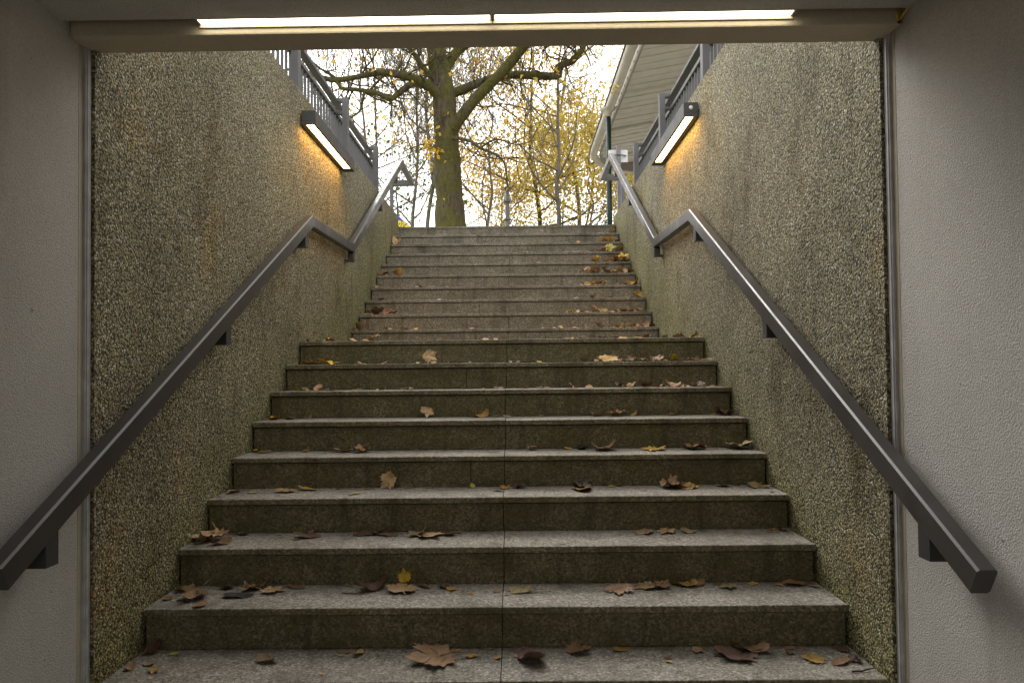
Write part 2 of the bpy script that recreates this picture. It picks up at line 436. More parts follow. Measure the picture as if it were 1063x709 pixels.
# keep the outer band clear of the side walls
tag(obj('lintel_beam', bm, M['beam']), 'tan painted concrete lintel across the mouth of the underpass', 'beam')

# ------------------------------------------------------------------ ceiling lights
for (a, b, lab) in ((-1.032, .024, 'left one of the two long tube lights glowing along the lintel'), (.044, 1.116, 'right one of the two long tube lights glowing along the lintel')):
    r = empty('ceiling_light', lab, 'light', ((a+b)/2, -.19, CEIL+.06), 'tube lights along the lintel')
    iv = -Vector(r.location)
    h = bmesh.new()
    zb = CEIL+.001
    box(h, a-.008, b+.008, -.2145, -.1655, zb+.02, zb+.065); box(h, a-.008, b+.008, -.2145, -.2095, zb-.002, zb+.02); box(h, a-.008, b+.008, -.1725, -.1655, zb-.013, zb+.02)
    box(h, a-.008, a-.001, -.2095, -.1705, zb-.002, zb+.02); box(h, b+.001, b+.008, -.2095, -.1705, zb-.002, zb+.02)
    x = obj('housing', h, M['beam'], r); x.location = iv
    x = obj('diffuser', newbox(a, b, -.209, -.1735, zb, zb+.018), M['tube'], r); x.location = iv
bm = bmesh.new(); tube(bm, [(1.5190, -.235, CEIL+.012), (1.5185, -.214, CEIL-.002), (1.5150, -.190, CEIL-.012), (1.5110, -.1695, CEIL-.026)], .0042, 8)
tube(bm, [(1.503, -.1695, CEIL+.03), (1.502, -.169, CEIL-.0), (1.507, -.168, CEIL-.024)], .0032, 8, 0)
tube(bm, [(1.507, -.172, CEIL-.029), (1.514, -.170, CEIL-.031)], .006, 8, 1)
tag(obj('cable', bm, [M['yellow'], M['black']], smooth=True), 'thin yellow cable in the ceiling corner at the right end of the lintel', 'cable')

# ------------------------------------------------------------------ wall lamps
for s, zl, lab in ((-1, 3.035, 'dark box lamp glowing orange high on the left aggregate wall'), (1, 3.055, 'dark box lamp with round sensor high on the right aggregate wall')):
    y0, y1 = 2.59, 3.90
    r = empty('wall_lamp', lab, 'lamp', (s*1.5, (y0+y1)/2, zl), 'box lamps on the stair walls')
    iv = -Vector(r.location)
    bm = bmesh.new()
    xi, xo = s*1.382, s*1.49; t = .007
    def bx(xa, xb, *k, **kw): box(bm, min(xa, xb), max(xa, xb), *k, **kw)
    bx(xi, xo, y0, y1, zl+.03, zl+.108, bev=.003)
    bx(xi, xi+s*.017, y0, y1, zl, zl+.0295); bx(xo-s*.034, xo, y0, y1, zl, zl+.0295)
    bx(xi+s*.017, xo-s*.034, y0, y0+.012, zl, zl+.0295); bx(xi+s*.017, xo-s*.034, y1-.11, y1, zl, zl+.0295)
    for yy in (y0+.25, y1-.25): bx(xo, s*1.503, yy-.03, yy+.03, zl+.04, zl+.09)
    x = obj('housing', bm, M['lampbody'], r); x.location = iv
    d = bmesh.new(); xa, xb = sorted((xi+s*.0175, xo-s*.0345)); box(d, xa, xb, y0+.0125, y1-.1105, zl+.004, zl+.029)
    x = obj('diffuser', d, M['walltube'], r); x.location = iv
    if s > 0:
        d = bmesh.new(); bmesh.ops.create_uvsphere(d, u_segments=20, v_segments=10, radius=.015)
        for v in d.verts: v.co = Vector((v.co.x, v.co.y*.5, v.co.z)) + Vector(((xi+xo)/2, y0, zl+.068))
        x = obj('sensor', d, M['sensor'], r, True); x.location = iv

# ------------------------------------------------------------------ handrails
for s, lab in ((-1, 'bent bronze grey box section handrail on the left stair wall'), (1, 'bent bronze grey box section handrail on the right stair wall')):
    dz = 0 if s < 0 else .012
    xr = s*1.438
    pts = [(xr, -.70, .60), (xr, 2.60, 2.352+dz), (xr, 3.97, 2.385+dz), (xr, 6.98, 4.05+dz*4), (xr, 8.02, 4.05+dz*4)]
    if s < 0: pts[0] = (xr, -.665, .6185)
    r = empty('handrail', lab, 'handrail', (s*1.5, 0, .9), 'handrails along the stair walls')
    iv = -Vector(r.location)
    bm = bmesh.new(); sweep_rect(bm, pts, .06, .088, .007)
    x = obj('rail', bm, M['rail'], r); x.location = iv
    # return arm and post at the top
    zt = pts[-1][2]
    bm = bmesh.new(); xa, xb = sorted((s*1.4085, s*1.80)); box(bm, xa, xb, 8.022, 8.072, zt-.088, zt, .005)
    x = obj('return_arm', bm, M['rail'], r); x.location = iv
    bm = bmesh.new(); xa, xb = sorted((s*1.72, s*1.775)); box(bm, xa, xb, 8.024, 8.070, ZG-.1, zt-.089, .004)
    x = obj('post', bm, M['fence'], r); x.location = iv
    def zrail(y):
        for a, b in zip(pts, pts[1:]):
            if a[1] <= y <= b[1]: return a[2]+(b[2]-a[2])*(y-a[1])/(b[1]-a[1])
    for y in (-.425, 1.02, 2.45, 3.99, 5.45, 6.55):
        z = zrail(y)
        bm = bmesh.new(); xa, xb = sorted((s*1.412, s*1.54 if y < 0 else s*1.515)); zb_ = z - .088/math.cos(math.atan(.54))
        sl0 = 0 if 2.6 < y < 3.97 else .53
        def prism(xa, xb, prof):
            A = [bm.verts.new((xa, y+a, q)) for a, q in prof]; B = [bm.verts.new((xb, y+a, q)) for a, q in prof]
            for i in range(4): bm.faces.new((A[i], A[(i+1) % 4], B[(i+1) % 4], B[i]))
            bm.faces.new(A); bm.faces.new(B)
        prism(*sorted((s*1.412, s*1.4665)), [(-.032, zb_-.088), (.032, zb_-.088), (.032, zb_+.032*sl0+.004), (-.032, zb_-.032*sl0+.004)])
        prism(*sorted((s*1.4667, s*(1.54 if y < 0 else 1.515))), [(-.032, zb_-.088), (.032, zb_-.088), (.032, zb_-.07), (-.032, zb_-.07)])
        x = obj('bracket', bm, M['lampbody'], r); x.location = iv

# ------------------------------------------------------------------ guard railings on the wall tops
pick_me = None
for s, lab in ((-1, 'grey slatted guard railing standing on the left wall'), (1, 'grey slatted guard railing standing on the right wall')):
    xr = s*1.80; ya, yb = -.2, 7.05
    zt = 4.08
    r = empty('guard_railing', lab, 'railing', (xr, (ya+yb)/2, WALLTOP), 'guard railings on the wall tops')
    iv = -Vector(r.location)
    x = obj('top_rail', newbox(xr-.035, xr+.035, ya, yb, zt-.035, zt, .004), M['fence'], r); x.location = iv
    x = obj('frame_bar', newbox(xr-.022, xr+.022, ya, yb, zt-.165, zt-.125, .003), M['fence'], r); x.location = iv
    x = obj('frame_bar', newbox(xr-.022, xr+.022, ya, yb, WALLTOP+.07, WALLTOP+.11, .003), M['fence'], r); x.location = iv
    y = ya+.06; first = None
    while y < yb-.03:
        if first is None:
            first = obj('slat', newbox(-.0125, .0125, -.006, .006, WALLTOP+.1105-WALLTOP, zt-.1655-WALLTOP, .0015), M['fence'], r)
            c = first
        else:
            c = first.copy(); COL.objects.link(c); c.parent = r
        c.location = (0, y - (ya+yb)/2, 0); y += .108
    xp = xr - s*.11
    for y in (-.1, 1.40, 3.12, 4.86, 6.52):
        bm = bmesh.new(); box(bm, xp-.03, xp+.03, y-.04, y+.04, WALLTOP-.01, zt+.012, .004)
        xa, xb = sorted((xp+s*.0305, xr-s*.0355)); box(bm, xa, xb, y-.03, y+.03, zt-.03, zt+.011, .003)
        box(bm, *sorted((xp+s*.0305, xr-s*.0225)), y-.02, y+.02, zt-.16, zt-.13)
        x = obj('post', bm, M['fence'], r); x.location = iv

# ------------------------------------------------------------------ things at street level
def pipe_post():
    r = empty('pipe_post', 'short grey pipe post with three collars standing right of the mossy tree', 'post', (-.03, 11.2, ZG))
    bm = bmesh.new(); tube(bm, [(0, 0, -.1), (0, 0, 1.56)], .042, 16); obj('pole', bm, M['pipe'], r, False)
    for z in (.92, 1.28, 1.54):
        bm = bmesh.new(); tube(bm, [(0, 0, z), (0, 0, z+.035)], .062, 16)
        for a in (-1, 1): box(bm, a*.062-.02, a*.062+.02, -.012, .012, z+.005, z+.03)
        obj('collar', bm, M['pipe'], r)
pipe_post()
r = empty('sign', 'small white sign seen from behind on a grey post at the top of the stairs', 'sign', (1.735, 8.35, ZG))
obj('post', newbox(-.03, .03, -.03, .03, -.1, 1.48, .004), M['pipe'], r)
obj('plate', newbox(-.155, .145, .034, .042, 1.225, 1.42, .004), M['white'], r)
bm = bmesh.new(); tube(bm, [(-.09, .02, 1.315), (-.06, -.015, 1.325), (-.032, -.036, 1.32), (.032, -.036, 1.32), (.06, -.01, 1.325), (.115, .02, 1.32)], .009, 8)
obj('clamp', bm, M['lampbody'], r, True)
r = empty('parasol', 'small blue and yellow parasol peeking over the left wall end', 'parasol', (-3.75, 19, ZG))
obj_p = bmesh.new(); tube(obj_p, [(0, 0, 0), (0, 0, 3.0)], .02, 10); obj('pole', obj_p, M['pipe'], r, True)
for nm, ra, za, rb, zb, m in (('canopy', .02, 3.02, .56, 2.50, 'blue'), ('valance', .56, 2.498, .80, 2.26, 'yfab')):
    bm = bmesh.new(); k = 16
    A = [bm.verts.new((ra*math.cos(6.2832*i/k), ra*math.sin(6.2832*i/k), za)) for i in range(k)]
    B = [bm.verts.new((rb*math.cos(6.2832*i/k), rb*math.sin(6.2832*i/k), zb)) for i in range(k)]
    for i in range(k): bm.faces.new((A[i], A[(i+1) % k], B[(i+1) % k], B[i]))
    o = obj(nm, bm, M[m], r); sm = o.modifiers.new('thick', 'SOLIDIFY'); sm.thickness = .012

# shelter with a boarded soffit
r = empty('shelter', 'shelter with pale boarded soffit and rounded gutter above the right railing', 'building', (5.5, 14, ZG))
iv = -Vector(r.location)
gx, ge = 2.40, 7.36
def gpath(off, z):
    p = [(gx+off, 8.2, z), (gx+off, 12, z), (gx+off, 15, z), (gx+off, 17.6, z)]
    cx, cy, rr = gx+1.7, 17.6, 1.7-off
    for a in range(10, 91, 10): p.append((cx-rr*math.cos(R(a)), cy+rr*1.25*math.sin(R(a)), z))
    p.append((10, cy+rr*1.25, z)); return p
bm = bmesh.new(); tube(bm, gpath(.0, ge), .105, 12)
for q in gpath(0, ge)[0:1]:
    pass
y = 9.0
while y < 17.6:
    tube(bm, [(gx, y, ge), (gx, y+.05, ge)], .112, 12); y += 1.9
x = gut = obj('gutter', bm, M['gutter'], r, False); x.location = iv
bm = bmesh.new(); tube(bm, gpath(-.105, ge+.06), .024, 6); x = obj('gutter_lip', bm, M['gutter_dark'], gut, True)
bm = bmesh.new(); 
P = gpath(.16, ge)
for a, b in zip(P, P[1:]):
    for (za, zb) in ((-.10, .22),):
        bm.faces.new([bm.verts.new((a[0], a[1], a[2]+za)), bm.verts.new((b[0], b[1], b[2]+za)), bm.verts.new((b[0], b[1], b[2]+zb)), bm.verts.new((a[0], a[1], a[2]+zb))])
bmesh.ops.remove_doubles(bm, verts=bm.verts[:], dist=.001)
x = obj('fascia', bm, M['fascia'], r); x.location = iv
x.modifiers.new('thick', 'SOLIDIFY').thickness = .03
y = 8.6
while y < 17.6:
    x = obj('gutter_bracket', newbox(gx+.130, gx+.1445, y, y+.03, ge-.055, ge-.035), M['gutter_dark'], gut); y += .42
# soffit boards run across the shelter, rising away from the eave
bm = bmesh.new(); y = 8.2; i = 0
sl = .17
def xedge(y):
    if y <= 17.6: return gx+.20
    cx, cy, rr = gx+1.7, 17.6, 1.5
    q = (y-cy)/(rr*1.25)
    return cx - rr*math.sqrt(max(0, 1-q*q)) if q < 1 else None
while y < 19.4:
    w = .36
    step = 0 if (i % 7) else .05
    xe = xedge(y+w)
    if xe is not None:
        xa, xb = xe, 10.0
        za = ge - .075 + (xa-gx)*sl; zb = ge - .075 + (xb-gx)*sl
        h0 = .0 if i % 2 else .006
        vs = [bm.verts.new(p) for p in ((xa, y+.004, za+h0), (xb, y+.004, zb+h0), (xb, y+w-.003, zb+h0+.014), (xa, y+w-.003, za+h0+.014))]
        vt = [bm.verts.new(v.co + Vector((0, 0, .03))) for v in vs]
        bm.faces.new(vs); bm.faces.new(vt)
        for j in range(4): bm.faces.new((vs[j], vs[(j+1) % 4], vt[(j+1) % 4], vt[j]))
        if i % 7 == 0:
            vs = [bm.verts.new(p) for p in ((xa, y-.05, za-.05), (xb, y-.05, zb-.05), (xb, y+.05, zb-.05), (xa, y+.05, za-.05))]
            vt = [bm.verts.new(v.co + Vector((0, 0, .06))) for v in vs]
            bm.faces.new(vs); bm.faces.new(vt)
            for j in range(4): bm.faces.new((vs[j], vs[(j+1) % 4], vt[(j+1) % 4], vt[j]))
    y += w; i += 1
x = obj('soffit', bm, M['soffit'], r); x.location = iv
bm = bmesh.new()
vs = [bm.verts.new(p) for p in ((gx+.17, 8.2, ge+.1), (10, 8.2, ge+.1+7.4*sl), (10, 19.7, ge+.1+7.4*sl), (gx+1.7, 19.7, ge+.1+1.5*sl), (gx+.75, 19.0, ge+.1+.6*sl), (gx+.17, 17.6, ge+.1))]
bm.faces.new(vs); g = bmesh.ops.extrude_face_region(bm, geom=bm.faces[:])
for v in [e for e in g['geom'] if isinstance(e, bmesh.types.BMVert)]: v.co.z += .12
x = obj('roof', bm, M['gutter_dark'], r); x.location = iv
x = obj('wall', newbox(6.5, 9.6, 9.0, 19.0, ZG-.1, ge+.55), M['brick'], r); x.location = iv
bm = bmesh.new(); tube(bm, [(2.36, 14.2, ZG-.1), (2.36, 14.2, 7.12)], .062, 16); x = dp = obj('downpipe', bm, M['green'], r); x.location = iv
bm = bmesh.new(); tube(bm, [(2.36, 14.2, 7.12), (2.36, 14.2, 7.2), (2.355, 14.2, 7.27), (2.35, 14.2, 7.32)], [.06, .07, .16, .2], 16); x = obj('hopper', bm, M['gutter'], dp)

# ------------------------------------------------------------------ trees
def rand_dir(rng):
    return Vector((rng.gauss(0, 1), rng.gauss(0, 1), rng.gauss(0, 1))).normalized()
def grow(bm, tips, p, d, ln, rad, depth, rng, upb=.12, spread=.8, seg=6, kids=(2, 3), thin=.72):
    """one branch as a wandering taper, then its children; tips gathers twig points"""
    n = 4; pts = [p]; rr = [rad]; q = p.copy(); dd = d.copy()
    for i in range(n):
        dd = (dd + rand_dir(rng)*.24 + Vector((0, 0, upb*.4))).normalized()
        q = q + dd*(ln/n); pts.append(q.copy()); rr.append(max(.005, rad*(1-.45*(i+1)/n)))
    tube(bm, pts, rr, max(3, seg), cap=False)
    if depth <= 1: tips.extend(pts[2:])
    if depth == 0: return
    k = rng.randint(*kids)
    for j in range(k):
        i = rng.randint(2, n) if j else n
        nd = (dd + rand_dir(rng)*spread + Vector((0, 0, upb))).normalized()
        grow(bm, tips, pts[i], nd, ln*rng.uniform(.6, .85), rr[i]*thin, depth-1, rng, upb, spread, seg-1, kids, thin)
def leaves(tips, count, size, spread, rng, clump=1):
    bm = bmesh.new()
    for i in range(count):
        c = rng.choice(tips) + Vector((rng.gauss(0, spread), rng.gauss(0, spread), rng.gauss(0, spread*.8)))
        for _ in range(rng.randint(1, clump)):
            q = c + rand_dir(rng)*size*.9 if clump > 1 else c
            a = rand_dir(rng); b = a.orthogonal().normalized(); n = a.cross(b); s = size*rng.uniform(.55, 1.2)
            v = [bm.verts.new(q + a*s*.55), bm.verts.new(q + b*s*.42 + n*s*.12), bm.verts.new(q - a*s*.5), bm.verts.new(q - b*s*.42 + n*s*.12)]
            bm.faces.new((v[0], v[1], v[2])); bm.faces.new((v[0], v[2], v[3]))
    return bm
def tree(name, label, cat, loc, h, rad, seed, depth=5, nleaf=1500, lsize=.13, leafmat='gold', lean=(0, 0), first=.35, side=8, bark='bark2', spread=.8, lspread=.35, group=None, blen=.30, upb=.12, kids=(2, 3)):
    rng = random.Random(seed)
    r = empty(name, label, cat, loc, group)
    bm = bmesh.new(); n = 9; pts = []; rr = []
    off = Vector((0, 0, 0)); n_bend = True
    for i in range(n+1):
        t = i/n; off += Vector((rng.gauss(0, 1)*(.012*h if n_bend else 0)+lean[0]*h/n, rng.gauss(0, 1)*.012*h+lean[1]*h/n, 0))
        pts.append(Vector((off.x, off.y, t*h-.1))); rr.append(rad*(1.25 if i == 0 else 1)*(1-.82*t)+.008)
    pp_, rr_ = smooth_path(pts, rr, 3); tube(bm, pp_, rr_, 9, cap=False, jitter=.14)
    obj('trunk', bm, M[bark], r, True)
    bm = bmesh.new(); tips = []
    for i in range(side):
        t = first + (1-first)*(i+rng.random()*.8)/side; t = min(t, .99)
        k = t*n; a = int(k); p = pts[a].lerp(pts[min(a+1, n)], k-a); rd = rr[a]*.55
        az = rng.uniform(0, 6.283); d = Vector((math.cos(az), math.sin(az), rng.uniform(.25, .9))).normalized()
        grow(bm, tips, p, d, h*blen*(1.15-.6*t)*rng.uniform(.8, 1.2), rd, depth-1, rng, upb, spread, 6, kids)
    grow(bm, tips, pts[-1], Vector((0, 0, 1)), h*.14, rr[-1], depth-2, rng, upb, spread, 5, kids)
    obj('branches', bm, M[bark], r, True)
    if nleaf: obj('crown', leaves(tips, nleaf, lsize, lspread, rng), M[leafmat], r)
    return r

# the big mossy tree at the top of the stairs: trunk and the limbs the picture shows
r = empty('mossy_tree', 'large tree with thick mossy trunk and spreading bare limbs', 'tree', (-1.05, 10.5, ZG))
iv = -Vector(r.location); rng = random.Random(5)
bm = bmesh.new()
pp, rr = smooth_path([(-1.05, 10.5, ZG-.15), (-1.06, 10.5, 3.45), (-1.09, 10.5, 3.95), (-1.12, 10.5, 4.82), (-1.15, 10.5, 5.72), (-1.21, 10.5, 6.45), (-1.30, 10.52, 6.95), (-1.36, 10.55, 7.4), (-1.42, 10.6, 8.6), (-1.3, 10.7, 10.0), (-1.35, 10.6, 11.5)],
                     [.42, .33, .275, .245, .225, .205, .19, .15, .12, .08, .03], 6)
tube(bm, pp, rr, 20, jitter=.16)
x = obj('trunk', bm, M['bark'], r, True); x.location = iv
bm = bmesh.new(); tips = []
limbs = [
 ([(-1.10, 10.45, 5.50), (-1.0, 10.42, 5.66), (-.57, 10.3, 6.15), (-.12, 10.2, 6.54), (.33, 10.1, 7.02), (.47, 10.1, 7.14), (.8, 10.0, 7.5), (1.1, 9.9, 8.4)], [.13, .115, .10, .095, .09, .085, .06, .03]),
 ([(.40, 10.1, 7.08), (.6, 10.05, 7.17), (.88, 10.0, 7.13), (1.30, 9.95, 7.12), (1.75, 9.9, 7.05), (2.2, 9.8, 7.2)], [.06, .058, .05, .045, .03, .014]),
 ([(-1.18, 10.55, 6.28), (-.84, 10.6, 6.42), (-.48, 10.65, 6.58), (.06, 10.7, 6.73), (.92, 10.7, 6.69), (.96, 10.7, 6.86), (1.23, 10.7, 6.98), (1.38, 10.7, 7.15), (1.5, 10.7, 7.4), (1.5, 10.7, 8.0)], [.10, .085, .08, .075, .072, .07, .06, .05, .035, .02]),
 ([(-1.15, 10.45, 6.12), (-1.47, 10.3, 6.40), (-1.68, 10.25, 6.49), (-1.92, 10.2, 6.55), (-2.27, 10.2, 6.60), (-2.54, 10.15, 6.54), (-2.78, 10.1, 6.47), (-3.2, 10.1, 6.44), (-3.8, 10, 6.6), (-4.3, 10, 6.5)], [.11, .10, .085, .075, .065, .055, .05, .045, .03, .012]),
 ([(-1.55, 10.3, 6.44), (-1.75, 10.25, 6.40), (-1.92, 10.2, 6.26), (-2.11, 10.15, 6.10), (-2.33, 10.15, 6.19), (-2.59, 10.15, 6.25), (-2.78, 10.15, 6.28), (-3.0, 10.1, 6.29), (-3.14, 10.1, 6.50), (-3.5, 10.1, 6.75), (-3.9, 10.0, 7.3)], [.06, .058, .055, .052, .046, .042, .036, .03, .026, .02, .01]),
 ([(-1.18, 10.45, 6.40), (-1.50, 10.35, 6.68), (-1.65, 10.3, 6.90), (-1.79, 10.3, 7.08), (-1.92, 10.3, 7.32), (-2.2, 10.3, 7.8), (-2.3, 10.2, 8.6)], [.06, .05, .045, .042, .04, .03, .015]),
 ([(-1.22, 10.6, 6.75), (-1.05, 10.65, 7.02), (-.90, 10.7, 7.22), (-.66, 10.7, 7.42), (-.3, 10.8, 8.0), (.1, 10.9, 9.0)], [.13, .10, .085, .075, .06, .03]),
 ([(-1.05, 10.35, 5.44), (-.70, 10.1, 5.30), (-.49, 10.0, 5.13), (-.22, 9.9, 4.98), (-.06, 9.85, 4.80), (-.02, 9.8, 4.50), (0.0, 9.8, 4.36)], [.035, .03, .027, .024, .02, .015, .01]),
 ([(-.49, 10.0, 5.13), (-.2, 9.9, 5.25), (.15, 9.9, 5.15), (.45, 9.85, 5.2)], [.02, .016, .012, .006]),
 ([(-2.59, 10.15, 6.25), (-2.62, 10.1, 6.02), (-2.68, 10.05, 5.82), (-2.9, 10, 5.66)], [.028, .024, .02, .012]),
 ([(-2.2, 10.2, 6.58), (-2.4, 10.25, 6.42), (-2.55, 10.25, 6.25)], [.025, .022, .018]),
 ([(-1.3, 10.5, 5.25), (-1.5, 10.3, 5.3), (-1.72, 10.2, 5.22), (-2.0, 10.1, 5.05)], [.02, .015, .012, .006]),
]
for pts, rad in limbs:
    pp, rr = smooth_path(pts, rad, 4); tube(bm, pp, rr, 9, cap=True, jitter=.14)
    for k in range(4, len(pp)-1):
        if rng.random() < .8:
            side = 1 if rng.random() < .6 else -1
            d = (rand_dir(rng) + Vector((0, -.1, .35*side))).normalized()
            grow(bm, tips, pp[k], d, rng.uniform(.28, .75), min(rr[k]*.45, .02), rng.choice((1, 2, 2)), rng, .05, .9, 4)
for z0 in (7.6, 8.4, 9.2, 10.1, 10.8, 11.3):
    az = rng.uniform(0, 6.28)
    for k in range(2):
        a = az + k*2.8; d = Vector((math.cos(a), math.sin(a)*.8, .5)).normalized()
        grow(bm, tips, Vector((-1.36, 10.6, z0)), d, 1.9, .07, 4, rng, .1, .8, 6)
x = obj('branches', bm, M['bark'], r, True); x.location = iv
lv = leaves(tips, 170, .10, .12, rng, 1)
cl = random.Random(3)
for c0, n_, s_ in (((-1.40, 10.25, 5.38), 22, .15), ((-1.38, 10.25, 5.10), 20, .15), ((1.30, 9.95, 7.07), 6, .07), ((.98, 10.6, 6.76), 5, .07), ((-.05, 10.6, 6.64), 5, .06), ((1.95, 9.9, 6.1), 4, .07), ((.55, 10, 6.25), 6, .14), ((.35, 9.9, 5.5), 3, .05)):
    for _ in range(n_):
        q = Vector(c0) + Vector((cl.gauss(0, s_*.6), cl.gauss(0, s_*.6), cl.gauss(0, s_)))
        a = rand_dir(cl); b = a.orthogonal().normalized(); s = .105*cl.uniform(.6, 1.1)
        v = [lv.verts.new(q + a*s*.55), lv.verts.new(q + b*s*.45), lv.verts.new(q - a*s*.5), lv.verts.new(q - b*s*.45)]
        lv.faces.new(v)
x = obj('crown', lv, M['gold'], r); x.location = iv

G = 'autumn trees beyond the stairs'
tree('slim_tree', 'slim pale trunked young tree with thin yellow leaves right of the pipe post', 'tree', (1.42, 19.5, ZG), 8.5, .085, 21, 5, 1700, .13, 'gold', first=.36, side=14, group=G, spread=.5, blen=.24, upb=.28)
tree('autumn_tree', 'golden leaved tree with leaning mossy trunk behind the mossy tree', 'tree', (.95, 27, ZG), 13, .12, 8, 5, 4200, .16, 'gold', lean=(-.035, 0), first=.3, side=15, bark='bark', group=G, blen=.34, lspread=.6)
tree('autumn_tree', 'tall golden leaved tree whose crown fills the gap beside the shelter gutter', 'tree', (3.4, 31, ZG), 15, .12, 33, 5, 11500, .17, 'gold', first=.2, side=16, group=G, blen=.36, lspread=.8)
tree('autumn_tree', 'olive and yellow bushy tree low behind the green downpipe', 'tree', (3.0, 24, ZG), 5.4, .07, 17, 5, 8000, .14, 'olive', first=.25, side=13, group=G, blen=.40, lspread=.45)
tree('autumn_tree', 'thinly leaved yellow tree just right of the thick mossy trunk', 'tree', (-.9, 24, ZG), 8.5, .07, 44, 5, 1300, .14, 'gold', first=.3, side=12, group=G, blen=.38, lspread=.6)
tree('bare_tree', 'bare grey tree with crooked stem directly left of the mossy trunk', 'tree', (-2.70, 18.5, ZG), 9.0, .075, 51, 6, 120, .10, 'olive', first=.3, side=14, group=G, spread=.7, blen=.22, upb=.25)
tree('bare_tree', 'bare thin tree with upright twigs behind the left handrail end', 'tree', (-3.35, 20.5, ZG), 9.5, .065, 52, 6, 120, .10, 'olive', first=.26, side=15, group=G, spread=.65, blen=.22, upb=.3)
tree('bare_tree', 'distant bare tree above the left guard railing with fine upright twigs', 'tree', (-5.2, 25, ZG), 12, .08, 53, 6, 90, .12, 'olive', first=.22, side=15, group=G, spread=.6, blen=.22, upb=.3)
tree('bare_tree', 'slender bare tree with a few yellow leaves close to the parasol', 'tree', (-2.45, 26, ZG), 10, .06, 54, 6, 260, .13, 'gold', first=.25, side=13, group=G, spread=.65, blen=.24, upb=.25)
tree('evergreen_shrub', 'loose evergreen shrub with dark green leaves behind the left handrail end', 'shrub', (-2.75, 15.0, ZG), 3.1, .035, 61, 4, 420, .10, 'evergreen', first=.15, side=13, blen=.30, lspread=.16)
tree('autumn_tree', 'low spreading yellow green tree filling the view above the top step left of the downpipe', 'tree', (1.9, 29, ZG), 6.2, .08, 71, 5, 8200, .15, 'olive', first=.3, side=15, group=G, blen=.42, lspread=.6)
tree('autumn_tree', 'yellow tree low behind the pipe post', 'tree', (-.3, 33, ZG), 7.2, .09, 72, 5, 5200, .15, 'gold', first=.34, side=15, group=G, blen=.42, lspread=.7)
tree('bare_tree', 'slight bare sapling with crooked twigs behind the last left railing post', 'tree', (-3.9, 17.5, ZG), 8.0, .06, 73, 6, 160, .10, 'olive', first=.25, side=15, group=G, spread=.75, blen=.22, upb=.22)

